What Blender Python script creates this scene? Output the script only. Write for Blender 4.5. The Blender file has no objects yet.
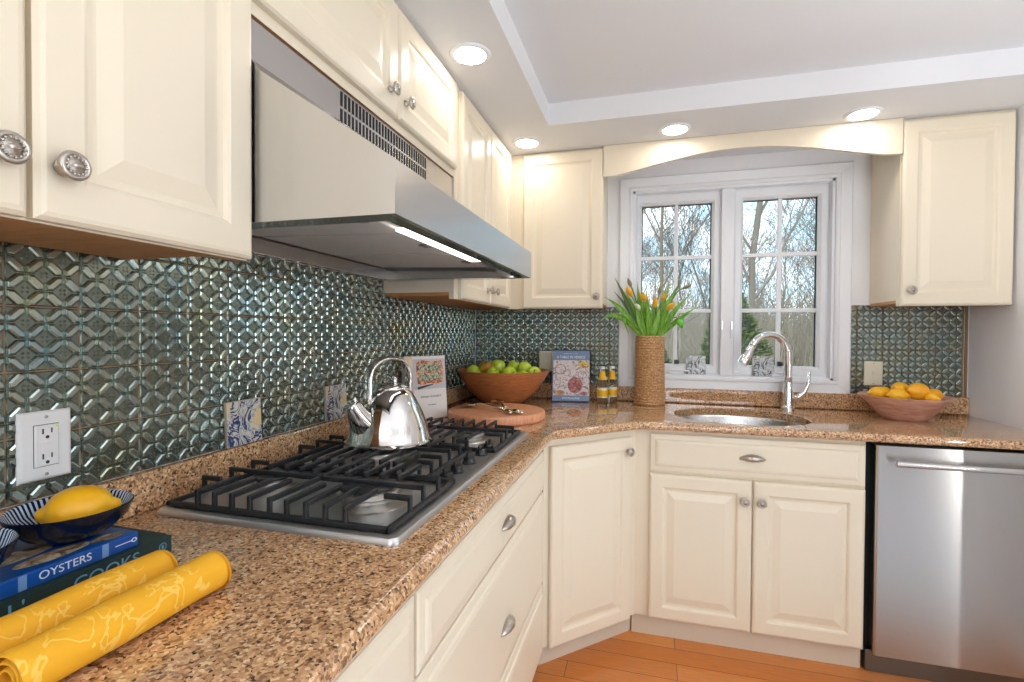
import bpy, bmesh, math, random
from mathutils import Vector, Matrix
R = math.radians
PI = math.pi
SC = bpy.context.scene
COL = SC.collection
rnd = random.Random(7)

# ------------------------------------------------------------------ materials
def srgb(r, g, b):
    f = lambda c: (c/255/12.92) if c/255 <= .04045 else ((c/255+.055)/1.055)**2.4
    return (f(r), f(g), f(b), 1)

def mat(name, col, rough=.5, metal=0.0, **kw):
    m = bpy.data.materials.new(name)
    m.use_nodes = True
    b = m.node_tree.nodes['Principled BSDF']
    b.inputs['Base Color'].default_value = col
    b.inputs['Roughness'].default_value = rough
    b.inputs['Metallic'].default_value = metal
    for k, v in kw.items():
        b.inputs[k].default_value = v
    return m

class NT:
    def __init__(s, m):
        s.t = m.node_tree; s.n = s.t.nodes; s.l = s.t.links
        s.b = s.n.get('Principled BSDF')
    def add(s, typ, **kw):
        n = s.n.new(typ)
        for k, v in kw.items():
            if k.startswith('i_'):
                n.inputs[k[2:].replace('_', ' ')].default_value = v
            else:
                setattr(n, k, v)
        return n
    def link(s, a, b): s.l.new(a, b)
    def obj(s): return s.add('ShaderNodeTexCoord').outputs['Object']
    def mapping(s, src, scale=(1, 1, 1), rot=(0, 0, 0)):
        m = s.add('ShaderNodeMapping'); m.inputs['Scale'].default_value = scale; m.inputs['Rotation'].default_value = rot
        s.link(src, m.inputs['Vector']); return m.outputs['Vector']
    def noise(s, vec, scale, detail=3, rough=.5, dist=0):
        n = s.add('ShaderNodeTexNoise'); n.inputs['Scale'].default_value = scale; n.inputs['Detail'].default_value = detail
        n.inputs['Roughness'].default_value = rough; n.inputs['Distortion'].default_value = dist
        s.link(vec, n.inputs['Vector']); return n.outputs['Fac']
    def ramp(s, fac, stops, interp='LINEAR'):
        r = s.add('ShaderNodeValToRGB'); r.color_ramp.interpolation = interp
        e = r.color_ramp.elements
        while len(e) < len(stops): e.new(.5)
        for x, (p, c) in zip(e, stops):
            x.position = p; x.color = c
        s.link(fac, r.inputs['Fac']); return r.outputs['Color']
    def mix(s, fac, a, b, mode='MIX'):
        m = s.add('ShaderNodeMix', data_type='RGBA', blend_type=mode)
        for sock, v in ((m.inputs[0], fac), (m.inputs[6], a), (m.inputs[7], b)):
            if hasattr(v, 'is_output'): s.link(v, sock)
            else: sock.default_value = v
        return m.outputs[2]
    def bump(s, h, strength=.2, dist=.002):
        b = s.add('ShaderNodeBump'); b.inputs['Strength'].default_value = strength; b.inputs['Distance'].default_value = dist
        s.link(h, b.inputs['Height']); s.link(b.outputs['Normal'], s.b.inputs['Normal'])

M = {}
def NT0(m):
    # horizontal brushing: highlights smear vertically
    t = m.node_tree; b = t.nodes['Principled BSDF']
    g = t.nodes.new('ShaderNodeTangent'); g.direction_type = 'UV_MAP'; g.uv_map = 'grain'
    t.links.new(g.outputs[0], b.inputs['Tangent']); b.inputs['Anisotropic Rotation'].default_value = .25
M['cream'] = mat('cream_paint', srgb(231, 219, 197), .32)
M['cream_in'] = mat('cream_filler', srgb(226, 212, 184), .4)
M['glaze'] = mat('brown_seam', srgb(150, 116, 78), .5)
M['wall'] = mat('white_wall_paint', srgb(238, 239, 242), .6)
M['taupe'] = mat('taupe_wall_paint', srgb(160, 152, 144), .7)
M['ceil'] = mat('ceiling_paint', srgb(224, 225, 228), .7)
M['trim'] = mat('white_trim_paint', srgb(236, 238, 242), .35)
M['steel'] = mat('brushed_steel', (.62, .615, .61, 1), .22, 1.0, Anisotropic=.4)
M['steel_tray'] = mat('brushed_steel_tray', (.66, .66, .66, 1), .38, 1.0)
M['lip'] = mat('polished_hood_lip', (.42, .42, .42, 1), .10, 1.0)
M['steel_dw'] = mat('brushed_steel_dishwasher', (.50, .49, .48, 1), .23, 1.0, Anisotropic=1.0)
_n = NT0(M['steel_dw'])
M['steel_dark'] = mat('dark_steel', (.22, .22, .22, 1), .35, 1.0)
M['chrome'] = mat('chrome', (.80, .80, .80, 1), .04, 1.0)
M['kettle'] = mat('polished_steel', (.72, .71, .69, 1), .06, 1.0)
M['nickel'] = mat('brushed_nickel', (.52, .48, .43, 1), .28, 1.0)
M['iron'] = mat('black_cast_iron', (.018, .019, .021, 1), .38, 0.0)
M['black'] = mat('black_plastic', (.012, .012, .013, 1), .3)
M['gap'] = mat('dark_gap', (.008, .008, .008, 1), .8)
M['white_plastic'] = mat('white_plastic', srgb(232, 232, 232), .3)
M['ivory'] = mat('ivory_plastic', srgb(222, 217, 195), .35)
M['slot'] = mat('slot_dark', (.02, .02, .02, 1), .5)
M['green_led'] = mat('green_led', srgb(200, 240, 110), .4)
M['bronze'] = mat('bronze_edge', srgb(140, 110, 70), .35, .5)
M['paper'] = mat('page_paper', srgb(232, 226, 212), .7)
M['white_cover'] = mat('white_cover', srgb(230, 224, 220), .35)
M['beige_cover'] = mat('beige_strip', srgb(226, 202, 168), .4)
M['blue_cover'] = mat('dusty_blue_cover', srgb(106, 128, 164), .35)
M['royal'] = mat('royal_blue_cover', srgb(14, 78, 158), .28)
M['teal'] = mat('dark_green_cloth', srgb(22, 48, 46), .55)
M['lettering_white'] = mat('white_lettering', srgb(225, 232, 238), .5)
M['lettering_blue'] = mat('pale_blue_lettering', srgb(96, 152, 190), .45)
M['lettering_dark'] = mat('dark_lettering', srgb(60, 60, 66), .6)
M['lettering_tan'] = mat('tan_lettering', srgb(176, 142, 100), .6)
M['grey_light'] = mat('light_blue_band', srgb(110, 150, 200), .4)
M['navy'] = mat('navy_glaze', srgb(12, 20, 40), .15)
M['stem'] = mat('tulip_stem', srgb(120, 168, 52), .45)
M['petal'] = mat('yellow_petal', srgb(240, 176, 30), .45)
M['petal_white'] = mat('white_petal', srgb(232, 236, 214), .5)
M['petal_dry'] = mat('faded_bud', srgb(142, 128, 96), .6)
M['petal_green'] = mat('green_bud', srgb(90, 190, 50), .45)
M['cap_steel'] = mat('crown_cap', srgb(222, 226, 226), .3, .6)
M['lab_yellow'] = mat('yellow_label', srgb(240, 186, 20), .45)
M['lab_white'] = mat('pale_label', srgb(222, 226, 205), .5)
M['alu'] = mat('burner_alloy', (.62, .60, .57, 1), .30, 1.0)
M['apple_stem'] = mat('apple_stem', srgb(80, 60, 34), .7)
M['brass'] = mat('tarnished_brass', (.70, .62, .48, 1), .15, 1.0)
M['reflector'] = mat('pale_grey_reflector', srgb(206, 210, 216), .9)
M['toe'] = mat('toe_kick_paint', srgb(208, 196, 178), .5)
M['bark'] = mat('grey_bark', srgb(118, 112, 104), .9)
M['bark2'] = mat('brown_bark', srgb(110, 100, 88), .9)
M['brush'] = mat('dry_brush', srgb(140, 130, 114), .95)

def emis(name, col, s):
    m = bpy.data.materials.new(name); m.use_nodes = True
    t = m.node_tree; t.nodes.clear()
    e = t.nodes.new('ShaderNodeEmission'); e.inputs[0].default_value = col; e.inputs[1].default_value = s
    o = t.nodes.new('ShaderNodeOutputMaterial'); t.links.new(e.outputs[0], o.inputs[0])
    return m
M['lamp'] = emis('lamp_diffuser', (1, .94, .86, 1), 36)
M['fill_panel'] = emis('fill_panel_diffuser', (.93, .97, 1, 1), 6)
M['hood_lamp'] = emis('hood_lamp', (1, .95, .86, 1), 7)

def glassmat(name, tint=(1, 1, 1, 1), refl=.06):
    m = bpy.data.materials.new(name); m.use_nodes = True
    t = m.node_tree; t.nodes.clear()
    tr = t.nodes.new('ShaderNodeBsdfTransparent'); tr.inputs[0].default_value = tint
    gl = t.nodes.new('ShaderNodeBsdfGlossy'); gl.inputs['Roughness'].default_value = .01
    lw = t.nodes.new('ShaderNodeLayerWeight'); lw.inputs['Blend'].default_value = .12
    mx = t.nodes.new('ShaderNodeMixShader'); o = t.nodes.new('ShaderNodeOutputMaterial')
    t.links.new(lw.outputs['Fresnel'], mx.inputs[0]); t.links.new(tr.outputs[0], mx.inputs[1]); t.links.new(gl.outputs[0], mx.inputs[2])
    t.links.new(mx.outputs[0], o.inputs[0])
    return m
M['pane'] = glassmat('window_glass')
M['bottle_glass'] = mat('bottle_glass', (.94, .98, .96, 1), .02, 0, **{'Transmission Weight': 1.0, 'IOR': 1.38})

def mk_granite():
    m = mat('speckled_granite', (.3, .2, .13, 1), .07)
    n = NT(m); o = n.obj()
    v = n.add('ShaderNodeTexVoronoi'); v.inputs['Scale'].default_value = 260
    wv = n.mapping(o)
    w = n.add('ShaderNodeTexNoise'); w.inputs['Scale'].default_value = 160; n.link(wv, w.inputs['Vector'])
    ad = n.add('ShaderNodeVectorMath', operation='MULTIPLY_ADD'); ad.inputs[1].default_value = (.006, .006, .006)
    n.link(w.outputs['Color'], ad.inputs[0]); n.link(wv, ad.inputs[2]); n.link(ad.outputs[0], v.inputs['Vector'])
    sp = n.add('ShaderNodeSeparateColor'); n.link(v.outputs['Color'], sp.inputs[0])
    c1 = n.ramp(sp.outputs[0], [(0, srgb(78, 60, 48)), (.07, srgb(138, 102, 72)), (.25, srgb(180, 140, 102)), (.50, srgb(206, 168, 126)), (.72, srgb(190, 148, 114)), (.87, srgb(220, 192, 156)), (.96, srgb(150, 116, 92))], 'CONSTANT')
    f = n.noise(o, 42, 4, .6)
    c2 = n.ramp(f, [(.34, (.90, .84, .78, 1)), (.52, (1.18, 1.16, 1.12, 1)), (.75, (1.22, 1.12, 1.04, 1))])
    col = n.mix(1.0, c1, c2, 'MULTIPLY')
    n.link(col, n.b.inputs['Base Color'])
    n.b.inputs['Coat Weight'].default_value = .6; n.b.inputs['Coat Roughness'].default_value = .05; n.b.inputs['Coat IOR'].default_value = 1.6
    return m
M['granite'] = mk_granite()

def mk_tile():
    m = mat('pressed_metal_tile', srgb(140, 150, 140), .20, .92)
    n = NT(m); o = n.obj()
    f = n.noise(o, 9, 2)
    col = n.ramp(f, [(.3, srgb(152, 172, 174)), (.5, srgb(168, 180, 174)), (.7, srgb(172, 176, 154))])
    n.link(col, n.b.inputs['Base Color'])
    return m
M['tile'] = mk_tile()
M['tile_base'] = mat('antiqued_tile_recess', srgb(122, 130, 120), .26, .9)
M['grout'] = mat('tan_grout', srgb(150, 124, 96), .8)

def mk_floor():
    m = mat('orange_plank_floor', srgb(196, 120, 62), .28)
    n = NT(m); o = n.obj()
    v = n.mapping(o, (1, 1, 1))
    b = n.add('ShaderNodeTexBrick'); b.offset = .37; b.squash = 1
    for k, x in (('Scale', 1.0), ('Mortar Size', .0012), ('Brick Width', 1.1), ('Row Height', .095), ('Bias', 0.0)): b.inputs[k].default_value = x
    b.inputs['Color1'].default_value = srgb(226, 150, 80); b.inputs['Color2'].default_value = srgb(204, 124, 62); b.inputs['Mortar'].default_value = srgb(96, 50, 24)
    n.link(v, b.inputs['Vector'])
    g = n.noise(n.mapping(o, (2.5, 60, 1)), 4, 4, .6)
    gc = n.ramp(g, [(.3, (.80, .76, .70, 1)), (.7, (1.08, 1.06, 1.02, 1))])
    n.link(n.mix(1.0, b.outputs['Color'], gc, 'MULTIPLY'), n.b.inputs['Base Color'])
    return m
M['floor'] = mk_floor()

def mk_wood(name, c1, c2, rough, scale=(6, 6, 40), rot=(0, 0, 0)):
    m = mat(name, c1, rough); n = NT(m)
    g = n.noise(n.mapping(n.obj(), scale, rot), 3, 5, .6, .6)
    n.link(n.ramp(g, [(.3, c1), (.7, c2)]), n.b.inputs['Base Color'])
    return m
M['under'] = mk_wood('bare_wood_underside', srgb(176, 122, 70), srgb(204, 150, 94), .5, (30, 3, 30))
M['bowl_wood'] = mk_wood('reddish_bowl_wood', srgb(158, 92, 50), srgb(196, 126, 78), .35, (8, 8, 60))
M['board_wood'] = mk_wood('cutting_board_wood', srgb(206, 136, 98), srgb(234, 172, 132), .4, (60, 8, 8), (0, 0, R(35)))
M['fruit_bowl'] = mk_wood('pinkish_wood_bowl', srgb(190, 132, 112), srgb(222, 184, 166), .3, (5, 5, 22))

def mk_fruit(name, stops, scale, rough):
    m = mat(name, stops[0][1], rough); n = NT(m); o = n.obj()
    n.link(n.ramp(n.noise(o, scale, 3), stops), n.b.inputs['Base Color'])
    n.bump(n.noise(o, 700, 1), .08, .001)
    return m
M['apple'] = mk_fruit('green_apple_skin', [(.3, srgb(160, 190, 30)), (.7, srgb(200, 218, 74))], 18, .25)
M['apple_red'] = mk_fruit('blushed_apple_skin', [(.38, srgb(160, 170, 40)), (.6, srgb(176, 112, 40))], 20, .28)
M['lemon'] = mk_fruit('lemon_skin', [(.3, srgb(240, 172, 16)), (.7, srgb(248, 192, 36))], 20, .38)
M['orange'] = mk_fruit('orange_yellow_skin', [(.3, srgb(240, 160, 20)), (.7, srgb(246, 184, 36))], 20, .4)

def mk_leaf():
    m = mat('tulip_leaf', srgb(80, 150, 40), .4); n = NT(m)
    g = n.noise(n.mapping(n.obj(), (60, 60, 12)), 2, 3)
    n.link(n.ramp(g, [(.3, srgb(84, 152, 40)), (.7, srgb(156, 204, 86))]), n.b.inputs['Base Color'])
    n.b.inputs['Transmission Weight'].default_value = 0
    return m
M['leaf'] = mk_leaf()
M['leaf_dark'] = mat('tulip_leaf_grey', srgb(98, 124, 76), .5)

def mk_woven():
    m = mat('woven_seagrass', srgb(190, 146, 96), .75); n = NT(m); o = n.obj()
    f = n.noise(o, 130, 3)
    n.link(n.ramp(f, [(.3, srgb(150, 104, 62)), (.5, srgb(196, 152, 104)), (.72, srgb(226, 192, 148))]), n.b.inputs['Base Color'])
    return m
M['woven'] = mk_woven()

def mk_towel():
    m = mat('yellow_printed_cloth', srgb(246, 190, 40), .75); n = NT(m); o = n.obj()
    d = n.noise(o, 16, 2, .5, 2.5)
    w = n.ramp(d, [(.545, (0, 0, 0, 1)), (.56, (1, 1, 1, 1)), (.60, (1, 1, 1, 1)), (.615, (0, 0, 0, 1))])
    mask = n.ramp(n.noise(o, 7, 1), [(.46, (0, 0, 0, 1)), (.56, (1, 1, 1, 1))])
    fac = n.mix(1, w, mask, 'MULTIPLY')
    n.link(n.mix(fac, srgb(240, 176, 34), srgb(247, 200, 88)), n.b.inputs['Base Color'])
    n.bump(n.noise(o, 900, 1), .15, .0006)
    return m
M['towel'] = mk_towel()
M['towel_in'] = mat('yellow_cloth_inside', srgb(214, 156, 34), .85)

def mk_decor(name, dark, mid, base, extra=None):
    m = mat(name, base, .3); n = NT(m); o = n.obj()
    f = n.noise(o, 15, 3, .55, 2.2)
    c = n.ramp(f, [(.38, base), (.44, mid), (.465, base), (.50, base), (.51, dark), (.565, dark), (.59, mid), (.62, base)])
    if extra:
        g = n.ramp(n.noise(o, 15, 0), [(.58, (0, 0, 0, 1)), (.6, (1, 1, 1, 1))])
        c = n.mix(g, c, extra)
    n.link(c, n.b.inputs['Base Color'])
    return m
M['delft'] = mk_decor('blue_painted_tile', srgb(34, 48, 100), srgb(112, 134, 166), srgb(216, 208, 190), srgb(226, 198, 152))
M['grey_tile'] = mk_decor('grey_painted_tile', srgb(64, 66, 72), srgb(140, 144, 150), srgb(214, 216, 218))
M['tile_side'] = mat('ceramic_edge', srgb(176, 166, 150), .6)

def mk_stripe_bowl():
    m = mat('blue_striped_glaze', srgb(150, 180, 220), .15); n = NT(m)
    tc = n.add('ShaderNodeTexCoord'); s = n.add('ShaderNodeSeparateXYZ'); n.link(tc.outputs['Object'], s.inputs[0])
    at = n.add('ShaderNodeMath', operation='ARCTAN2'); n.link(s.outputs[1], at.inputs[0]); n.link(s.outputs[0], at.inputs[1])
    mu = n.add('ShaderNodeMath', operation='MULTIPLY'); mu.inputs[1].default_value = 62; n.link(at.outputs[0], mu.inputs[0])
    si = n.add('ShaderNodeMath', operation='SINE'); n.link(mu.outputs[0], si.inputs[0])
    n.link(n.ramp(si.outputs[0], [(.05, srgb(14, 24, 60)), (.15, srgb(196, 214, 236))]), n.b.inputs['Base Color'])
    return m
M['stripe'] = mk_stripe_bowl()

def mk_mesh_filter():
    m = mat('filter_mesh', (.8, .79, .76, 1), .5, .0); n = NT(m)
    ch = n.add('ShaderNodeTexChecker'); ch.inputs['Scale'].default_value = 420
    ch.inputs['Color1'].default_value = (.86, .85, .82, 1); ch.inputs['Color2'].default_value = (.42, .41, .39, 1)
    n.link(n.obj(), ch.inputs['Vector']); n.link(ch.outputs['Color'], n.b.inputs['Base Color'])
    return m
M['filter'] = mk_mesh_filter()

def mk_food(name, stops, scale, dist=1.5):
    m = mat(name, stops[0][1], .35); n = NT(m)
    n.link(n.ramp(n.noise(n.obj(), scale, 3, .6, dist), stops), n.b.inputs['Base Color'])
    return m
M['food_table'] = mk_food('food_photo_plates', [(.36, srgb(120, 100, 104)), (.44, srgb(196, 178, 176)), (.52, srgb(222, 208, 206)), (.60, srgb(214, 198, 196)), (.66, srgb(110, 96, 92))], 34)
M['food_red'] = mk_food('food_photo_berries', [(.35, srgb(96, 28, 26)), (.5, srgb(156, 52, 48)), (.62, srgb(206, 130, 120))], 110, .5)
M['food_yellow'] = mk_food('food_photo_fruit', [(.38, srgb(92, 84, 30)), (.5, srgb(206, 164, 40)), (.62, srgb(240, 206, 80))], 110, .5)
M['food_pizza'] = mk_food('food_photo_crust', [(.36, srgb(120, 52, 36)), (.5, srgb(206, 116, 80)), (.64, srgb(236, 190, 150))], 70, .8)
M['food_greens'] = mk_food('food_photo_greens', [(.38, srgb(60, 78, 52)), (.5, srgb(150, 160, 128)), (.58, srgb(222, 214, 196)), (.66, srgb(84, 96, 66))], 90, 1)
M['food_grey'] = mat('food_photo_linen', srgb(196, 192, 196), .4)
M['food_plate'] = mat('food_photo_plate', srgb(126, 96, 92), .4)
M['food_bread'] = mk_food('food_photo_bread', [(.35, srgb(150, 96, 50)), (.65, srgb(206, 158, 100))], 60, .5)
M['food_gold'] = mk_food('cover_photo_shells', [(.35, srgb(70, 60, 56)), (.5, srgb(186, 160, 120)), (.65, srgb(222, 206, 180))], 40, 1)

def mk_ground():
    m = mat('leaf_litter', srgb(140, 122, 98), .95); n = NT(m); o = n.obj()
    n.link(n.ramp(n.noise(o, 1.4, 6, .7), [(.3, srgb(104, 90, 70)), (.55, srgb(150, 132, 104)), (.75, srgb(126, 122, 84))]), n.b.inputs['Base Color'])
    return m
M['ground'] = mk_ground()
def mk_ever():
    m = mat('evergreen_needles', srgb(52, 72, 40), .8); n = NT(m)
    n.link(n.ramp(n.noise(n.obj(), 5, 3), [(.3, srgb(38, 58, 34)), (.7, srgb(92, 106, 54))]), n.b.inputs['Base Color'])
    return m
M['ever'] = mk_ever()

# ------------------------------------------------------------------ mesh helpers
class MB:
    def __init__(s, T=None):
        s.v = []; s.f = []; s.m = []; s.T = T
    def put(s, vs, fs, mi=0, T=None):
        o = len(s.v)
        for p in vs:
            p = Vector(p)
            if T is not None: p = T @ p
            if s.T is not None: p = s.T @ p
            s.v.append(p)
        for f in fs:
            s.f.append(tuple(i+o for i in f)); s.m.append(mi)
    def box(s, a, b, mi=0, bev=0, T=None):
        x0, y0, z0 = a; x1, y1, z1 = b
        if bev <= 0:
            s.put([(x0, y0, z0), (x1, y0, z0), (x1, y1, z0), (x0, y1, z0), (x0, y0, z1), (x1, y0, z1), (x1, y1, z1), (x0, y1, z1)],
                  [(0, 3, 2, 1), (4, 5, 6, 7), (0, 1, 5, 4), (1, 2, 6, 5), (2, 3, 7, 6), (3, 0, 4, 7)], mi, T)
            return
        bm = bmesh.new(); bmesh.ops.create_cube(bm, size=1)
        for v in bm.verts:
            v.co = Vector((x0+(v.co.x+.5)*(x1-x0), y0+(v.co.y+.5)*(y1-y0), z0+(v.co.z+.5)*(z1-z0)))
        bmesh.ops.bevel(bm, geom=bm.edges[:], offset=bev, segments=2, profile=.5, affect='EDGES')
        bm.verts.index_update()
        s.put([v.co.copy() for v in bm.verts], [[v.index for v in f.verts] for f in bm.faces], mi, T)
        bm.free()
    def bar(s, p, q, w, h, mi=0, bev=0, up=(0, 0, 1)):
        p = Vector(p); q = Vector(q); d = q-p; L = d.length; d.normalize()
        u = Vector(up)
        if abs(u.dot(d)) > .99: u = Vector((0, 1, 0))
        x = d.cross(u).normalized(); z = x.cross(d)
        T = Matrix((x, d, z)).transposed().to_4x4(); T.translation = p
        s.box((-w/2, 0, -h/2), (w/2, L, h/2), mi, bev, T)
    def loft(s, rings, mi=0, closed=True, cap0=False, cap1=False, T=None, cyc=False):
        n = len(rings[0]); vs = [p for r in rings for p in r]; fs = []
        k = len(rings)
        for i in range(k if cyc else k-1):
            i2 = (i+1) % k
            for j in range(n if closed else n-1):
                j2 = (j+1) % n
                fs.append((i*n+j, i*n+j2, i2*n+j2, i2*n+j))
        if cap0: fs.append(tuple(range(n))[::-1])
        if cap1: fs.append(tuple((k-1)*n+j for j in range(n)))
        s.put(vs, fs, mi, T)
    def lathe(s, prof, n=32, mi=0, T=None, sx=1, sy=1, cap0=False, cap1=False):
        rings = []
        for r, z in prof:
            rings.append([(r*sx*math.cos(2*PI*j/n), r*sy*math.sin(2*PI*j/n), z) for j in range(n)])
        s.loft(rings, mi, True, cap0, cap1, T)
    def tube(s, pts, rad, n=8, mi=0, cap=True, T=None, flat=1.0):
        pts = [Vector(p) for p in pts]
        if not hasattr(rad, '__len__'): rad = [rad]*len(pts)
        rings = []; nrm = None
        for i, p in enumerate(pts):
            d = (pts[min(i+1, len(pts)-1)]-pts[max(i-1, 0)]).normalized()
            if nrm is None:
                a = Vector((0, 0, 1)) if abs(d.z) < .9 else Vector((1, 0, 0))
                nrm = (a-d*a.dot(d)).normalized()
            else:
                nrm = (nrm-d*nrm.dot(d)).normalized()
            b = d.cross(nrm)
            rings.append([p+rad[i]*(math.cos(2*PI*j/n)*nrm*flat+math.sin(2*PI*j/n)*b) for j in range(n)])
        s.loft(rings, mi, True, cap, cap, T)
    def ell(s, c, r, nu=16, nv=10, mi=0, T=None):
        prof = [(max(math.sin(PI*i/nv), 1e-4), -math.cos(PI*i/nv)) for i in range(nv+1)]
        rings = [[(c[0]+r[0]*q*math.cos(2*PI*j/nu), c[1]+r[1]*q*math.sin(2*PI*j/nu), c[2]+r[2]*z) for j in range(nu)] for q, z in prof]
        s.loft(rings, mi, True, False, False, T)
    def prism(s, poly, a, b, axis='y', mi=0, T=None):
        # extrude 2-D polygon along an axis
        def P(u, v, t):
            return {'y': (u, t, v), 'x': (t, u, v), 'z': (u, v, t)}[axis]
        n = len(poly)
        vs = [P(u, v, a) for u, v in poly]+[P(u, v, b) for u, v in poly]
        fs = [(i, (i+1) % n, n+(i+1) % n, n+i) for i in range(n)]+[tuple(range(n))[::-1], tuple(range(n, 2*n))]
        s.put(vs, fs, mi, T)
    def build(s, name, mats, parent=None, smooth=False, recalc=True, loc=None, rot=None):
        me = bpy.data.meshes.new(name)
        me.from_pydata([tuple(v) for v in s.v], [], s.f)
        if not isinstance(mats, (list, tuple)): mats = [mats]
        for m in mats: me.materials.append(m)
        for p, i in zip(me.polygons, s.m): p.material_index = i
        if recalc:
            bm = bmesh.new(); bm.from_mesh(me); bmesh.ops.recalc_face_normals(bm, faces=bm.faces[:]); bm.to_mesh(me); bm.free()
        if smooth:
            for p in me.polygons: p.use_smooth = True
            if smooth is not True:
                me.set_sharp_from_angle(angle=R(smooth))
        me.update()
        o = bpy.data.objects.new(name, me); COL.objects.link(o)
        if parent: o.parent = parent
        if loc is not None: o.location = loc
        if rot is not None: o.rotation_euler = rot
        return o

def tag(o, label, cat, group=None, kind=None):
    o['label'] = label; o['category'] = cat
    if group: o['group'] = group
    if kind: o['kind'] = kind
    return o
def thing(name, label, cat, loc=(0, 0, 0), rz=0, group=None):
    o = bpy.data.objects.new(name, None); COL.objects.link(o)
    o.empty_display_size = .05
    o.location = loc; o.rotation_euler = (0, 0, rz)
    return tag(o, label, cat, group)
def struct(o, label, cat):
    return tag(o, label, cat, kind='structure')
def copy_tree(o, parent=None):
    c = o.copy(); COL.objects.link(c)
    if parent: c.parent = parent
    for ch in [x for x in o.children]: copy_tree(ch, c)
    return c
def text(name, body, size, m, parent, mtx, ext=.0004, align='LEFT', width=None):
    cu = bpy.data.curves.new(name, 'FONT'); cu.body = body; cu.size = size; cu.extrude = ext
    cu.align_x = align; cu.align_y = 'CENTER'
    t = bpy.data.objects.new(name, cu); COL.objects.link(t)
    bpy.context.view_layer.update()
    me = bpy.data.meshes.new_from_object(t.evaluated_get(bpy.context.evaluated_depsgraph_get()))
    COL.objects.unlink(t); bpy.data.objects.remove(t)
    if width:
        xs = [v.co.x for v in me.vertices]; k = width/(max(xs)-min(xs)); x0 = min(xs) if align == 'LEFT' else 0
        for v in me.vertices: v.co.x = (v.co.x-x0)*k
    me.materials.clear(); me.materials.append(m)
    o = bpy.data.objects.new(name, me); COL.objects.link(o); o.parent = parent
    o.matrix_local = mtx
    return o
def frame(ox, oy, oz, org):
    m = Matrix((Vector(ox), Vector(oy), Vector(oz))).transposed().to_4x4(); m.translation = Vector(org); return m

# ------------------------------------------------------------------ layout numbers (metres)
CT = .914            # counter top
UZ, SZ = 1.40, 2.19  # underside of upper cabinets, soffit
XR = 2.406           # right wall
UX, BD = .31, .305   # face of upper doors from left wall / back wall
BF = .628            # face of base doors
WX0, WX1, WZ0, WZ1 = .895, 1.862, 1.048, 2.045   # window opening
RX, RY = 5.2, -5.6   # far side of the room behind the camera

# ------------------------------------------------------------------ setting
b = MB(); b.box((-.15, RY-.1, -.1), (RX+.1, .15, 0))
struct(b.build('floor', M['floor']), 'orange toned wooden plank floor', 'floor')

b = MB()
b.box((0, RY, SZ), (.55, 0, 2.285)); b.box((.55, -.60, SZ), (RX, 0, 2.285)); b.box((-.12, RY-.12, 2.285), (RX+.12, .15, 2.40))
struct(b.build('ceiling', M['ceil']), 'white ceiling with lowered soffit above the cabinets', 'ceiling')

b = MB(); b.box((-.12, -3.45, 0), (0, .12, 2.285)); b.box((-.12, RY, 0), (0, -5.15, 2.285)); b.box((-.12, -5.15, 0), (0, -3.45, .95)); b.box((-.12, -5.15, 2.12), (0, -3.45, 2.285))  # opening behind the camera for the added fill window
WL = struct(b.build('wall_left', M['wall']), 'left wall covered with dark pressed metal tiles', 'wall')
b = MB(); W = .12
b.box((0, 0, 0), (WX0, W, 2.285)); b.box((WX1, 0, 0), (RX+.12, W, 2.285)); b.box((WX0, 0, 0), (WX1, W, WZ0)); b.box((WX0, 0, WZ1), (WX1, W, 2.285))
WB = struct(b.build('wall_back', M['wall']), 'white back wall around the kitchen window', 'wall')
b = MB(); b.box((XR, -1.30, 0), (XR+.12, 0, 2.285))
struct(b.build('wall_right', M['wall']), 'short white wall at the right end of the counter', 'wall')

# the rest of the room behind the camera: a far side wall and a rear wall with big windows
def wall_with_holes(name, label, axis, pos, t, u0, u1, holes):
    b = MB()
    us = sorted(set([u0, u1]+[h[0] for h in holes]+[h[1] for h in holes]))
    for a, c in zip(us[:-1], us[1:]):
        hs = [h for h in holes if h[0] <= a+1e-6 and h[1] >= c-1e-6]
        segs = [(0, 2.285)] if not hs else [(0, hs[0][2]), (hs[0][3], 2.285)]
        for z0, z1 in segs:
            if z1-z0 < .01: continue
            if axis == 'x': b.box((pos, a, z0), (pos+t, c, z1))
            else: b.box((a, pos, z0), (c, pos+t, z1))
    return struct(b.build(name, M['taupe']), label, 'wall')
far_holes = [(-4.3, -2.2, .5, 2.15)]
rear_holes = [(1.2, 2.6, .8, 2.1), (4.60, 4.78, .03, 2.15)]
wall_with_holes('wall_far', 'white wall on the far side of the room', 'x', RX, .12, RY, 0, far_holes)
wall_with_holes('wall_rear', 'white wall behind the camera', 'y', RY-.12, .12, -.12, RX+.12, rear_holes)
k = 2
for axis, pos, hs in (('x', RX+.04, far_holes), ('y', RY-.08, rear_holes), ('x', -.08, [(-5.15, -3.45, .95, 2.12)])):  # last entry: left wall window added to let fill light in
    for (a, c, z0, z1) in hs:
        b = MB(); g = MB()
        def seg(u0, u1, v0, v1, t=.04, B=b):
            if axis == 'x': B.box((pos, u0, v0), (pos+t, u1, v1))
            else: B.box((u0, pos, v0), (u1, pos+t, v1))
        fw = .06 if c-a > .5 else .02
        seg(a, a+fw, z0, z1); seg(c-fw, c, z0, z1); seg(a+fw, c-fw, z0, z0+fw); seg(a+fw, c-fw, z1-fw, z1)
        if c-a > .5:
            mid = (a+c)/2; seg(mid-.04, mid+.04, z0+fw, z1-fw)
        w = struct(b.build('window_%d' % k, M['trim']), 'unseen white framed window that lets light in behind the camera', 'window')
        seg(a+fw, c-fw, z0+fw, z1-fw, .004, g); g.build('glass_pane', M['pane'], w)
        k += 1

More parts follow.
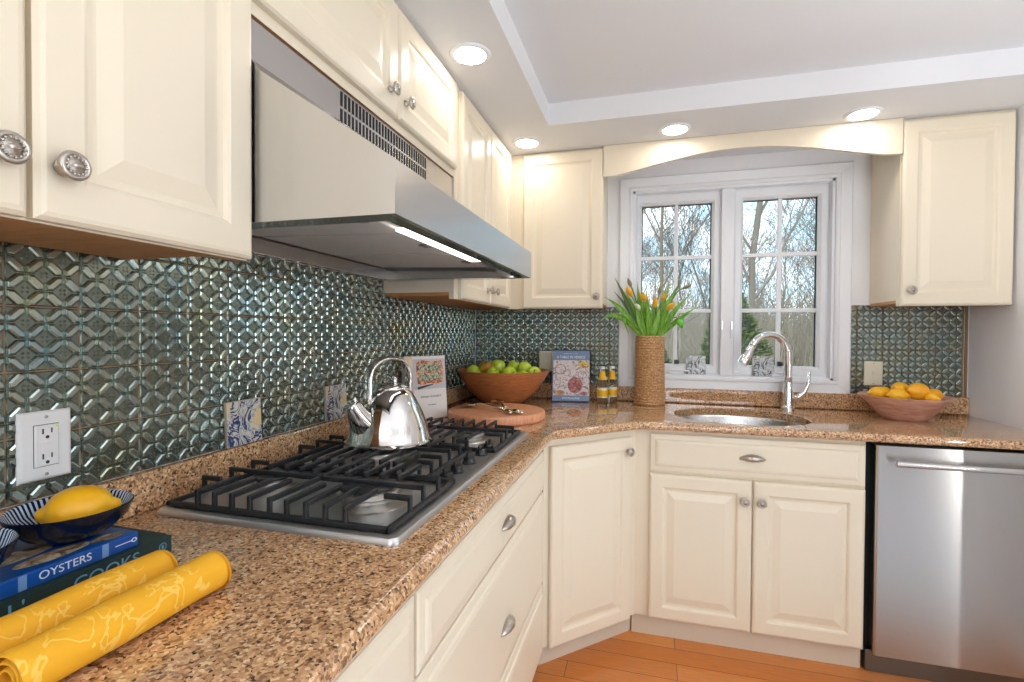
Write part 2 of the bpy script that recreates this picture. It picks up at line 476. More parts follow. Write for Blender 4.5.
# pressed-metal tiles: raised diagonal bars and four-dot rosettes on every tile
TS = .107
def tile_field(b, T, u0, u1, v0, v1, uo, vo):
    a = TS/2; bb = a/math.sqrt(2)
    H = .0056
    iu0 = math.floor((u0-uo)/TS); iu1 = math.ceil((u1-uo)/TS); iv0 = math.floor((v0-vo)/TS); iv1 = math.ceil((v1-vo)/TS)
    b.put([(u0, v0, .0005), (u1, v0, .0005), (u1, v1, .0005), (u0, v1, .0005)], [(0, 1, 2, 3)], 1, T)
    ins = lambda u, v, m=.002: u0+m < u < u1-m and v0+m < v < v1-m
    for i in range(iu0, iu1):
        for j in range(iv0, iv1):
            x0 = max(uo+i*TS+.0013, u0); x1 = min(uo+(i+1)*TS-.0013, u1); y0 = max(vo+j*TS+.0013, v0); y1 = min(vo+(j+1)*TS-.0013, v1)
            if x1-x0 < .004 or y1-y0 < .004: continue
            e = .0015
            b.put([(x0, y0, .0005), (x1, y0, .0005), (x1, y1, .0005), (x0, y1, .0005), (x0+e, y0+e, .0025), (x1-e, y0+e, .0025), (x1-e, y1-e, .0025), (x0+e, y1-e, .0025)],
                  [(4, 5, 6, 7), (0, 1, 5, 4), (1, 2, 6, 5), (2, 3, 7, 6), (3, 0, 4, 7)], 2, T)
            cx = uo+i*TS; cy = vo+j*TS; z = .0025
            for p in range(4):
                for q in range(4):
                    # bar centred at quarter points
                    mu = cx+(p+.5)*a/2; mv = cy+(q+.5)*a/2
                    if not (x0+.006 < mu < x1-.006 and y0+.006 < mv < y1-.006): continue
                    s = 1 if (p+q) % 2 == 1 else -1
                    du, dv = (.7071, .7071*s); nu, nv = (-dv, du)
                    def hexa(L, Wd, zz):
                        pts = []
                        for l, w in ((-L, 0), (-L+Wd, -Wd), (L-Wd, -Wd), (L, 0), (L-Wd, Wd), (-L+Wd, Wd)):
                            pts.append((mu+l*du+w*nu, mv+l*dv+w*nv, zz))
                        return pts
                    r0 = hexa(.47*bb, .225*bb, z); r1 = hexa(.47*bb-.0024, .225*bb-.0021, z+H*.72); r2 = hexa(.47*bb-.0058, .225*bb-.0050, z+H)
                    b.loft([r0, r1, r2], 0, True, False, True, T)
            for p in range(5):
                for q in range(5):
                    if (p+q) % 2: continue
                    for sx, sy in ((-1, 0), (1, 0), (0, 1), (0, -1)):
                        du = cx+p*a/2+(sx+sy)*.0034; dv = cy+q*a/2+(sx-sy)*.0034
                        if not (x0+.003 < du < x1-.003 and y0+.003 < dv < y1-.003): continue
                        r = .0027
                        b.put([(du-r, dv, z), (du, dv-r, z), (du+r, dv, z), (du, dv+r, z), (du, dv, z+.0024)], [(0, 1, 4), (1, 2, 4), (2, 3, 4), (3, 0, 4)], 0, T)
TL = frame((0, 1, 0), (0, 0, 1), (1, 0, 0), (0, 0, 0))
TB = frame((1, 0, 0), (0, 0, 1), (0, -1, 0), (0, 0, 0))
VO = .992
b = MB()
tile_field(b, TL, -3.0, -.004, VO, VO+4*TS, -2.1035, VO)
tile_field(b, TL, -2.03, -1.052, VO+4*TS, 1.472, -2.1035, VO)
b.build('tile_backsplash', [M['tile'], M['grout'], M['tile_base']], WL, recalc=False)
b = MB()
tile_field(b, TB, .004, .828, VO, VO+4*TS, .03, VO)
tile_field(b, TB, 1.934, 2.388, VO, VO+4*TS, 1.955, VO)
b.build('tile_backsplash', [M['tile'], M['grout'], M['tile_base']], WB, recalc=False)
b = MB(); b.box((2.389, -.010, VO), (2.399, 0, VO+4*TS), 0, .002)
b.build('tile_edge_strip', M['bronze'], WB)

# window: casing, jambs, two casement sashes with bars, latches, cranks
WN = struct(thing('window_1', '', ''), 'white double casement window with grid bars above the sink', 'window')
b = MB()
def casing(x0, z0, x1, z1, w, prof):
    # mitred frame: prof = list of (offset outward from opening, depth toward room)
    rings = []
    for off, d in prof:
        rings.append([(x0-off, -d, z0-off), (x1+off, -d, z0-off), (x1+off, -d, z1+off), (x0-off, -d, z1+off)])
    b.loft(rings, 0, True)
casing(WX0, WZ0, WX1, WZ1, .06, [(-.004, 0), (-.004, .012), (.004, .017), (.012, .017), (.016, .014), (.05, .018), (.06, .02), (.066, .016), (.066, 0)])
b.build('casing', M['trim'], WN)
b = MB()
JD = .055
b.box((WX0, 0, WZ0), (WX0+.016, JD+.05, WZ1)); b.box((WX1-.016, 0, WZ0), (WX1, JD+.05, WZ1)); b.box((WX0, 0, WZ1-.016), (WX1, JD+.05, WZ1)); b.box((WX0, 0, WZ0), (WX1, JD+.05, WZ0+.014))
b.box((1.345, .012, WZ0+.014), (1.405, JD+.05, WZ1-.016), 0, .003)
b.build('jamb', M['trim'], WN)
for (x0, x1, gx0, gx1) in ((WX0+.016, 1.345, .944, 1.302), (1.405, WX1-.016, 1.453, 1.800)):
    gz0, gz1 = 1.113, 1.972
    z0, z1 = WZ0+.014, WZ1-.016
    b = MB()
    rings = [[(a, y, c), (d, y, c), (d, y, e), (a, y, e)] for a, d, c, e, y in (
        (x0, x1, z0, z1, .10), (x0, x1, z0, z1, .045), (x0+.012, x1-.012, z0+.012, z1-.012, .040), (gx0-.012, gx1+.012, gz0-.012, gz1+.012, .040), (gx0, gx1, gz0, gz1, .052), (gx0, gx1, gz0, gz1, .10))]
    b.loft(rings, 0, True, cyc=True)
    s = b.build('sash', M['trim'], WN)
    b = MB()
    cx = (gx0+gx1)/2; mw = .010
    b.box((cx-mw, .052, gz0), (cx+mw, .070, gz1), 0, .003)
    for t in (1, 2):
        zz = gz0+(gz1-gz0)*t/3
        b.box((gx0, .0515, zz-mw), (gx1, .0705, zz+mw), 0, .003)
    b.build('grid_bars', M['trim'], s)
    b = MB(); b.box((gx0-.002, .072, gz0-.002), (gx1+.002, .077, gz1+.002)); b.build('glass_pane', M['pane'], s)
    b = MB()
    for (p, q) in (((gx0, .0765, gz0), (gx0+.005, .080, gz1)), ((gx1-.006, .0765, gz0), (gx1, .080, gz1)), ((gx0, .0765, gz1-.005), (gx1, .080, gz1))): b.box(p, q)
    b.build('pane_gasket', M['black'], s)
    b = MB(); b.box((cx-.004, .046, gz0+.001), (cx+.022, .056, gz0+.024), 0, .002); b.build('sash_lock', M['black'], s)
    b = MB(); b.box((cx-.035, .018, z0), (cx+.045, .046, z0+.026), 0, .004); b.tube([(cx-.02, .02, z0+.022), (cx+.07, .014, z0+.018)], .005, 8); b.build('crank_handle', M['trim'], s)
for x in (1.352, 1.398):
    b = MB(); b.box((x-.006, .004, 1.255), (x+.006, .013, 1.345), 0, .003); b.box((x-.003, .000, 1.30), (x+.003, .006, 1.345), 1, .001)
    b.build('latch', [M['trim'], M['steel']], WN)

# ------------------------------------------------------------------ cabinet making
def ringrect(b, x0, x1, z0, z1, rings, yf, mi=0):
    L = [[(x0+i, yf-h, z0+i), (x1-i, yf-h, z0+i), (x1-i, yf-h, z1-i), (x0+i, yf-h, z1-i)] for i, h in rings]
    b.loft(L, mi, True, True, True)
DOOR = [(0, 0), (0, .013), (.005, .018), (.010, .0195), (.050, .0195), (.055, .017), (.059, .0115), (.066, .0105), (.070, .0105), (.096, .0170), (.099, .0176)]
DRAW = [(0, 0), (0, .009), (.004, .0115), (.022, .0135), (.026, .0175), (.036, .0195)]
def knob_mesh():
    b = MB()
    # local: z is outward; built facing -y below
    T = Matrix.Rotation(R(90), 4, 'X')
    b.lathe([(.0001, 0), (.009, 0), (.009, .003), (.0055, .005), (.005, .014), (.008, .017), (.0165, .019), (.0175, .022), (.016, .025), (.0125, .0262), (.0120, .0250), (.0085, .0250), (.0080, .0262), (.0001, .0275)], 24, 0, T)
    for i in range(14):
        a = 2*PI*i/14
        b.ell((.0103*math.cos(a), .0103*math.sin(a), .0255), (.0020, .0020, .0014), 6, 4, 0, T)
    b.ell((0, 0, .0265), (.0062, .0036, .0022), 10, 6, 0, T)
    me = b.build('knob', M['nickel'], None, True)
    d = me.data; bpy.data.objects.remove(me); return d
KNOB = knob_mesh()
def pull_mesh():
    b = MB(); n = 24; rings = []
    for i in range(n+1):
        u = -1+2*i/n
        e = (1-u*u)
        hh = .003+.013*e**1.1; dd = .003+.020*e**.9
        rib = 1+.05*math.cos(u*PI*5)*e
        x = .048*u
        ring = []
        for j in range(13):
            a = PI*j/12
            ring.append((x, -dd*rib*math.sin(a)-.0002, hh*rib*math.cos(a)+.004*e))
        for j in range(12, -1, -1):
            a = PI*j/12
            ring.append((x, -max(dd*rib-.003, .0008)*math.sin(a)-.0001, max(hh*rib-.003, .0008)*math.cos(a)+.004*e))
        rings.append(ring)
    b.loft(rings, 0, True, True, True)
    me = b.build('cup_pull', M['nickel'], None, 50); d = me.data; bpy.data.objects.remove(me); return d
PULL = pull_mesh()
def put(name, data, parent, loc):
    o = bpy.data.objects.new(name, data); COL.objects.link(o); o.parent = parent; o.location = loc; return o

def cabinet(name, label, loc, rz, w, d, z0, z1, doors=(), drawers=(), under=True, toe=None, hollow=None):
    t = thing(name, label, 'cabinet', loc, rz)
    b = MB(); f = -(d-.020)
    lip = .025 if under else 0
    if hollow:
        b.box((0, f, z0+lip), (w, f+.019, z1)); b.box((0, f+.019, z0+lip), (w, -.001, hollow)); b.box((0, f+.019, hollow), (.018, -.001, z1)); b.box((w-.018, f+.019, hollow), (w, -.001, z1))
    else:
        b.box((0, f, z0+lip), (w, -.001, z1))
    if under:
        b.box((.0, f, z0), (w, f+.019, z0+lip)); b.box((0, f+.019, z0+.012), (.014, -.012, z0+lip), 1); b.box((w-.014, f+.019, z0+.012), (w, -.012, z0+lip), 1); b.put([(0, f+.019, z0+.0115), (w, f+.019, z0+.0115), (w, -.012, z0+.0115), (0, -.012, z0+.0115)], [(3, 2, 1, 0)], 1)
        b.put([(.014, f+.019, z0+lip-.0006), (w-.014, f+.019, z0+lip-.0006), (w-.014, -.012, z0+lip-.0006), (.014, -.012, z0+lip-.0006)], [(3, 2, 1, 0)], 1)
        b.put([(.014, f+.0195, z0+.001), (w-.014, f+.0195, z0+.001), (w-.014, f+.0195, z0+lip), (.014, f+.0195, z0+lip)], [(0, 1, 2, 3)], 1)
        b.put([(0.0, f, z0-.0006), (w, f, z0-.0006), (w, f+.019, z0-.0006), (0, f+.019, z0-.0006)], [(3, 2, 1, 0)], 1)
    b.build('body', [M['cream'], M['under']], t)
    if toe is not None:
        b = MB(); b.box((0, f+.035 if toe is True else toe, 0), (w, -.02, z0)); b.build('toe_kick', M['toe'], t)
    for (x0, x1, a, c, kx, kz) in doors:
        b = MB(); ringrect(b, x0, x1, a, c, DOOR, f-.0006)
        dd = b.build('door', M['cream'], t)
        if kx is not None: put('knob', KNOB, dd, (kx, f-.0200, kz))
    for (x0, x1, a, c, kz) in drawers:
        b = MB(); ringrect(b, x0, x1, a, c, DRAW, f-.0006)
        dd = b.build('drawer', M['cream'], t)
        if kz is not None: put('cup_pull', PULL, dd, ((x0+x1)/2, f-.0198, kz))
    return t
L90 = R(90)
# uppers, left wall (local x runs along +y)
cabinet('wall_cabinet', 'cream two door wall cabinet left of the range hood', (0, -2.684, 0), L90, .66, UX, UZ, SZ-.002,
        [(.003, .329, UZ+.002, SZ-.012, .300, 1.467), (.335, .657, UZ+.002, SZ-.012, .360, 1.467)])
cabinet('wall_cabinet', 'short cream two door wall cabinet above the range hood', (0, -2.0235, 0), L90, .9725, UX, 1.845, SZ-.002,
        [(.004, .520, 1.868, SZ-.012, .470, 1.925), (.526, .958, 1.868, SZ-.012, .558, 1.925)])
cabinet('wall_cabinet', 'cream two door wall cabinet right of the range hood in the corner', (0, -1.050, 0), L90, 1.046, UX, UZ, SZ-.002,
        [(.040, .379, UZ+.002, SZ-.012, .337, 1.460), (.385, .716, UZ+.002, SZ-.012, .425, 1.460)])
# uppers, back wall
cabinet('wall_cabinet', 'cream single door wall cabinet left of the window', (.2905, 0, 0), 0, .4735, BD, UZ, SZ-.002,
        [(.0715, .4715, UZ+.002, SZ-.012, .4475, 1.458)])
cabinet('wall_cabinet', 'cream single door wall cabinet right of the window', (2.007, 0, 0), 0, .390, BD, UZ, SZ-.002,
        [(.003, .387, UZ+.002, SZ-.012, .036, 1.464)])
# arched valance
b = MB(); n = 40; x0, x1 = .765, 2.006
top = []; bot = []
for i in range(n+1):
    u = i/n; x = x0+(x1-x0)*u
    e = min(u, 1-u)*(x1-x0)
    zb = 2.040
    if e > .05:
        s = (e-.05)/((x1-x0)/2-.05)
        zb = 2.040+.083*math.sin(s*PI/2)**1.15
    bot.append((x, zb)); top.append((x, SZ-.002))
rings = [[(x, -BD, zt), (x, -BD+.019, zt), (x, -BD+.019, zb), (x, -BD, zb)] for (x, zb), (_, zt) in zip(bot, top)]
b.loft(rings, 0, True, True, True)
tag(b.build('valance', M['cream']), 'arched cream wooden valance above the window', 'valance')

# base cabinets, left run
FB = BF
zt = .876
dz0 = .112
cabinet('base_cabinet', 'cream base cabinet with three wide drawers below the cooktop', (0, -2.013, 0), L90, 1.05, FB, .10, zt,
        drawers=[(.004, 1.016, .704, .846, .772), (.004, 1.016, .367, .698, .500), (.004, 1.016, .105, .361, .225)], under=False, toe=-.555)
cabinet('base_cabinet', 'cream base cabinet front at the near end of the counter', (0, -3.10, 0), L90, 1.083, FB, .10, zt,
        doors=[(.004, .536, .105, .690, .49, .64), (.542, 1.079, .105, .690, .59, .64)], drawers=[(.004, 1.079, .704, .846, None)], under=False, toe=-.555)
# diagonal corner cabinet: its face runs at 45 degrees
t = thing('base_cabinet', 'cream corner cabinet with a diagonal single door', 'cabinet', (.608, -.937, 0), R(45))
b = MB()
FL = .474
b.box((0, 0, .085), (FL, .30, zt)); b.build('body', M['cream'], t)
b = MB(); b.box((0.0, .030, 0), (FL, .05, .085)); b.build('toe_kick', M['toe'], t)
b = MB(); ringrect(b, .024, .430, .082, .848, DOOR, -.0006); d_ = b.build('door', M['cream'], t)
put('knob', KNOB, d_, (.403, -.020, .790))
# sink cabinet
cabinet('base_cabinet', 'cream sink base cabinet with two doors and one false drawer', (.926, 0, 0), 0, .851, FB, .088, zt,
        doors=[(.069, .459, .090, .694, .431, .615), (.465, .848, .090, .694, .492, .615)], drawers=[(.069, .848, .706, .862, .783)], under=False, toe=-.591, hollow=.66)

# dishwasher
t = thing('dishwasher', 'stainless steel dishwasher with a long bar handle', 'dishwasher', (1.800, 0, 0))
b = MB(); b.box((-.018, -.575, .08), (.598, -.03, .872)); b.build('tub', M['gap'], t)
b = MB(); bx = .0
rings = []
for x, y in ((0.002, -.580), (0.002, -.632), (.008, -.640), (.590, -.640), (.596, -.632), (.596, -.580)):
    rings.append((x, y))
vs = [(x, y, .085) for x, y in rings]+[(x, y, .868) for x, y in rings]
k = len(rings)
b.put(vs, [(i, (i+1) % k, k+(i+1) % k, k+i) for i in range(k)]+[tuple(range(k)), tuple(range(k, 2*k))])
dp = b.build('door_panel', M['steel_dw'], t)
uvl = dp.data.uv_layers.new(name='grain')
for lp in dp.data.loops:
    v = dp.data.vertices[lp.vertex_index].co; uvl.data[lp.index].uv = (v.x+v.y*.2, v.z)
b = MB(); b.box((-.018, -.578, .84), (.598, -.57, .880)); b.build('vent_gap', M['gap'], t)
b = MB()
b.tube([(.050, -.675, .812), (.545, -.675, .812)], .0115, 14)
for x in (.075, .52): b.tube([(x, -.640, .812), (x, -.672, .812)], .008, 10)
b.build('bar_handle', M['steel'], t, 40)
b = MB(); b.box((-.010, -.600, 0.0), (.598, -.56, .082), 0, .003); b.build('toe_panel', M['steel_dark'], t)

# ------------------------------------------------------------------ countertop
t = thing('countertop', 'speckled brown granite countertop with a diagonal inside corner', 'countertop')
CF = .655
outline = [(.001, -3.14), (CF-.003, -3.14), (CF-.003, CF-.003-1.615), (1.615-CF-.003+.003, -CF-.003), (XR-.002, -CF-.003), (XR-.002, -.001), (.001, -.001)]
# soften the two obtuse corners
def round_poly(P, idx, r, n=5):
    out = []
    for i, p in enumerate(P):
        if i not in idx: out.append(p); continue
        a = Vector(P[i-1]); c = Vector(P[(i+1) % len(P)]); q = Vector(p)
        d1 = (a-q).normalized(); d2 = (c-q).normalized()
        s = q+d1*r; e = q+d2*r
        for k in range(n+1):
            u = k/n; out.append(tuple((1-u)**2*s+2*u*(1-u)*q+u*u*e))
    return out
outline = round_poly(outline, (2, 3), .035)
def inset(P, d):
    n = len(P); out = []
    for i in range(n):
        a = Vector(P[i-1]); q = Vector(P[i]); c = Vector(P[(i+1) % n])
        e1 = (q-a).normalized(); e2 = (c-q).normalized()
        n1 = Vector((-e1.y, e1.x)); n2 = Vector((-e2.y, e2.x))
        m = (n1+n2)/max(1+n1.dot(n2), .2)
        out.append(tuple(q+m*d))
    return out
TH = .034
prof = []
for k in range(9):
    a = -PI/2+PI*k/8
    prof.append((.016-.016*math.cos(a), CT-TH/2+TH/2*math.sin(a)))
SKX, SKY, SRX, SRY = 1.375, -.375, .272, .222
bm = bmesh.new()
rings = []
for d, z in prof:
    rings.append([bm.verts.new((x, y, z)) for x, y in inset(outline, d)])
n = len(outline)
for r0, r1 in zip(rings[:-1], rings[1:]):
    for i in range(n):
        bm.faces.new((r0[i], r0[(i+1) % n], r1[(i+1) % n], r1[i]))
NE = 56
def superell(a, rx, ry, p=2.35):
    c, s = math.cos(a), math.sin(a)
    return (SKX+rx*math.copysign(abs(c)**(2/p), c), SKY+ry*math.copysign(abs(s)**(2/p), s))
hole = []
for z, g in ((CT-TH, 0), (CT-.004, 0), (CT, .004)):
    hole.append([bm.verts.new((*superell(2*PI*i/NE, SRX+g, SRY+g), z)) for i in range(NE)])
for r0, r1 in zip(hole[:-1], hole[1:]):
    for i in range(NE):
        bm.faces.new((r0[i], r1[i], r1[(i+1) % NE], r0[(i+1) % NE]))
for ring, h, nz in ((rings[-1], hole[-1], 1), (rings[0], hole[0], -1)):
    es = []
    for L in (ring, h):
        for i in range(len(L)):
            e = bm.edges.get((L[i], L[(i+1) % len(L)])) or bm.edges.new((L[i], L[(i+1) % len(L)]))
            es.append(e)
    bmesh.ops.triangle_fill(bm, use_beauty=True, edges=es, normal=(0, 0, nz))
bmesh.ops.recalc_face_normals(bm, faces=bm.faces[:])
me = bpy.data.meshes.new('slab'); bm.to_mesh(me); bm.free()
me.materials.append(M['granite'])
for p in me.polygons: p.use_smooth = True
me.set_sharp_from_angle(angle=R(35))
o = bpy.data.objects.new('slab', me); COL.objects.link(o); o.parent = t
SPZ = .992
b = MB()
b.box((.0008, -3.14, CT), (.024, -.0005, SPZ), 0, .004); b.build('upstand', M['granite'], t)
b = MB(); b.box((.024, -.022, CT), (XR-.004, -.0008, SPZ), 0, .004); b.build('upstand', M['granite'], t)
b = MB(); b.box((.585, -1.0215, CT), (.640, -1.0200, CT+.0006)); b.build('seam', M['gap'], t)

# undermount sink
t = thing('sink', 'oval stainless undermount sink set in the granite countertop', 'sink', (SKX, SKY, CT-TH))
b = MB(); rings = []
for k_, z in ((1.10, -.001), (1.0, -.001), (.985, -.01), (.96, -.10), (.90, -.150), (.78, -.172), (.40, -.180), (.12, -.184), (.11, -.19)):
    rings.append([(superell(2*PI*i/48, SRX*k_, SRY*k_)[0]-SKX, superell(2*PI*i/48, SRX*k_, SRY*k_)[1]-SKY, z) for i in range(48)])
b.loft(rings, 0, True, False, True); b.build('basin', M['steel'], t, 50)
b = MB(); b.lathe([(.001, -.1795), (.03, -.1795), (.040, -.178), (.044, -.181)], 24); b.build('drain', M['chrome'], t, True)

# faucet
FX, FY = 1.642, -.078
t = thing('faucet', 'chrome pull down kitchen faucet with an arched spout', 'faucet', (FX, FY, CT))
b = MB(); b.lathe([(.0001, 0), (.033, 0), (.033, .008), (.028, .012), (.0255, .02), (.025, .085), (.023, .10), (.0200, .13)], 28); b.build('body', M['chrome'], t, 40)
dx, dy = -.905, -.425
pts = []
rr = .105
for z in (.11, .16, .20): pts.append((0, 0, z))
for k in range(1, 15):
    a = PI*k/14*.86
    pts.append((dx*(rr-rr*math.cos(a)), dy*(rr-rr*math.cos(a)), .255+rr*math.sin(a)))
rads = [.0190]*3+[.0190-.0030*min(1, k/8) for k in range(14)]
b = MB(); b.tube(pts, rads, 16); b.build('spout', M['chrome'], t, True)
e = Vector(pts[-1]); d = (Vector(pts[-1])-Vector(pts[-2])).normalized()
b = MB(); b.tube([e-d*.004, e+d*.012, e+d*.016, e+d*.03, e+d*.085, e+d*.092], [.0165, .0175, .019, .0205, .0255, .023], 18)
sh = b.build('spray_head', M['chrome'], t, 40)
b = MB(); b.box((-.004, -.0225, -.02), (.004, -.017, .012), 0, .001, frame(Vector((dy, -dx, 0)), d.cross(Vector((dy, -dx, 0))), d, e+d*.045)); b.build('spray_button', M['black'], sh)
b = MB(); b.tube([(.016, -.002, .055), (.045, -.004, .06), (.07, -.006, .085), (.085, -.008, .125), (.09, -.008, .185)], [.015, .0145, .013, .0115, .009], 12, flat=.8)
b.build('lever', M['chrome'], t, True)

# ------------------------------------------------------------------ cooktop
KX0, KX1, KY0, KY1 = .052, .580, -2.010, -1.045
t = thing('cooktop', 'stainless steel gas cooktop with five burners', 'cooktop', (0, 0, CT))
def rrect(x0, x1, y0, y1, r, n=5):
    out = []
    for cx, cy, a0 in ((x1-r, y1-r, 0), (x0+r, y1-r, 90), (x0+r, y0+r, 180), (x1-r, y0+r, 270)):
        for k in range(n+1):
            a = R(a0+90*k/n); out.append((cx+r*math.cos(a), cy+r*math.sin(a)))
    return out
b = MB(); rings = []
for i, z, r in ((0, .0003, .018), (.0, .006, .018), (.004, .0115, .016), (.012, .0125, .014), (.018, .0115, .012), (.024, .008, .010)):
    rings.append([(x, y, z) for x, y in rrect(KX0+i, KX1-i, KY0+i, KY1-i, r)])
b.loft(rings, 0, True, True, True); b.build('tray', M['steel_tray'], t, 40)
def burner(x, y, s):
    bb = MB(); bb.lathe([(.078*s, .0082), (.072*s, .011), (.058*s, .0105), (.050*s, .0150), (.050*s, .020)], 36, 0, Matrix.Translation((x, y, 0)), cap0=True)
    o = bb.build('burner', M['alu'], t, 40)
    bb = MB(); bb.lathe([(.0445*s, .018), (.0445*s, .022), (.052*s, .0225), (.0535*s, .025), (.0535*s, .033), (.051*s, .0345), (.0001, .0345)], 40, 0, Matrix.Translation((x, y, 0)))
    bb.build('flame_ring', M['alu'], o, 40)
    bb = MB(); bb.lathe([(.0001, .0340), (.0470*s, .0345), (.0475*s, .039), (.0455*s, .041), (.0001, .0418)], 40, 0, Matrix.Translation((x, y, 0)))
    bb.build('burner_cap', M['iron'], o, 40)
G0, GP = -1.832, .305
for (x, y, s) in ((.418, G0, 1.2), (.175, G0, .78), (.262, G0+GP, 1.25), (.418, G0+2*GP, .85), (.175, G0+2*GP, .95)): burner(x, y, s)
for y in (-1.656, -1.588, -1.498, -1.402, -1.337):
    b = MB(); T = Matrix.Translation((.520, y, 0))
    b.lathe([(.0195, .0082), (.0195, .011), (.0165, .0125), (.0155, .024), (.0135, .0255), (.0001, .0258)], 24, 0, T)
    b.box((-.0165, -.0038, .020), (.0165, .0038, .038), 0, .002, T @ Matrix.Rotation(R(90), 4, 'Z'))
    b.build('control_knob', M['black'], t, 40)

# cast-iron grates: low rim, posts and fingers
def grate(label, cy, x0, x1, burners, long_x, nx):
    g = thing('burner_grate', label, 'grate', (0, cy, CT), 0, 'cast iron grates on the cooktop')
    hw = GP/2-.004; zt = .049; zb = .0085; tw = .0085
    b = MB()
    for p, q in (((x0, -hw), (x1, -hw)), ((x0, hw), (x1, hw)), ((x0, -hw), (x0, hw)), ((x1, -hw), (x1, hw))):
        dx_, dy_ = q[0]-p[0], q[1]-p[1]
        l = math.hypot(dx_, dy_); ux, uy = dx_/l*.005, dy_/l*.005
        b.bar((p[0]-ux, p[1]-uy, zb+.006), (q[0]+ux, q[1]+uy, zb+.006), .010, .012, 0, .0025)
    b.build('rim', M['iron'], g)
    b = MB(); b.bar((x0+.04, 0, zt-.005), (x1-.0, 0, zt-.005), tw, .0105, 0, .002); b.bar((x1-.004, 0, zb+.005), (x1-.004, 0, zt+.001), tw, tw, 0, .002); b.bar((x0+.004, 0, zb+.005), (x0+.004, 0, zt+.001), tw, tw, 0, .002); b.bar((x0+.004, 0, zt-.004), (x0+.05, 0, zt-.004), tw, .010, 0, .002)
    b.build('cross_bar', M['iron'], g)
    b = MB(); b.bar((long_x, -hw, zt-.005), (long_x, hw, zt-.005), tw, .0105, 0, .002)
    for s in (-1, 1): b.bar((long_x, s*hw, zb+.005), (long_x, s*hw, zt+.001), tw, tw, 0, .002)
    b.build('long_bar', M['iron'], g)
    def finger(p, q):
        b = MB()
        b.bar((p[0], p[1], zb+.004), (p[0], p[1], zt-.003), tw, tw, 0, .002)
        d = Vector((q[0]-p[0], q[1]-p[1], 0)).normalized()*tw*.5
        b.bar((p[0]-d.x, p[1]-d.y, zt-.005), (q[0], q[1], zt-.005), tw, .011, 0, .0022)
        b.build('finger', M['iron'], g)
    for i in range(nx):
        x = x0+.070+(x1-.085-x0-.070)*i/(nx-1)
        if abs(x-long_x) < .018: continue
        for s in (-1, 1):
            near = min(abs(x-bx) for bx in burners)
            yy = .042 if near < .05 else (.036 if near < .09 else .030)
            finger((x, s*hw), (x, s*yy))
    for s in (-1, 1):
        finger((x1, s*.066), (x1-.055, s*.066))
        finger((x0, s*.068), (x0+.045, s*.068))
        if x1 < .5: finger((x1, s*.122), (x1-.035, s*.122))
grate('near cast iron grate on the cooktop, above the big front burner', G0, .060, .548, (.418, .175), .300, 9)
grate('middle cast iron grate on the cooktop, beneath the kettle', G0+GP, .060, .478, (.262,), .300, 8)
grate('far cast iron grate on the cooktop, beside the cutting board', G0+2*GP, .060, .548, (.418, .175), .300, 9)

# kettle
t = thing('kettle', 'polished steel whistling kettle standing on the middle grate', 'kettle', (.272, -1.487, CT+.0495), R(250))
b = MB(); b.lathe([(.0001, 0), (.114, 0), (.1205, .003), (.1215, .007), (.1185, .010), (.1160, .013), (.108, .045), (.095, .082), (.079, .115), (.066, .137), (.055, .149), (.050, .152), (.0001, .1525)], 56); b.build('body', M['kettle'], t, 40)
b = MB(); b.lathe([(.051, .1515), (.050, .156), (.040, .162), (.020, .166), (.0001, .167)], 40)
lid = b.build('lid', M['kettle'], t, True)
b = MB(); b.tube([(0, -.026, .160), (0, -.023, .180), (0, -.014, .184), (0, .014, .184), (0, .023, .180), (0, .026, .160)], .0065, 10); b.build('lid_handle', M['kettle'], lid, True)
b = MB(); b.tube([(.066, 0, .050), (.092, 0, .070), (.112, 0, .094), (.126, 0, .116)], [.042, .036, .028, .022], 22, cap=False)
b.tube([(.126, 0, .116), (.1270, 0, .1175)], [.022, .0245], 22); b.build('spout', M['kettle'], t, True)
b = MB(); b.tube([(.100, 0, .112), (.118, .0, .132), (.122, 0, .135)], [.006, .006, .006], 8); b.build('spout_trigger', M['kettle'], t, True)
b = MB(); pts = []
for k in range(21):
    a = PI*k/20
    pts.append((.074*math.cos(a)*(1.0+.10*math.sin(a)), 0, .150+.086*math.sin(a)**.62))
pts = [(.077, 0, .114), (.076, 0, .130)]+pts+[(-.076, 0, .130), (-.077, 0, .114)]
rings = []
for i, p in enumerate(pts):
    d = (Vector(pts[min(i+1, len(pts)-1)])-Vector(pts[max(i-1, 0)])).normalized(); nn = Vector((d.z, 0, -d.x))
    w = .0160; h = .0070; q = Vector(p)
    rings.append([q+Vector((0, w*math.cos(a), 0))+nn*h*math.sin(a) for a in [2*PI*k/12 for k in range(12)]])
b.loft(rings, 0, True, True, True); b.build('handle', M['kettle'], t, True)

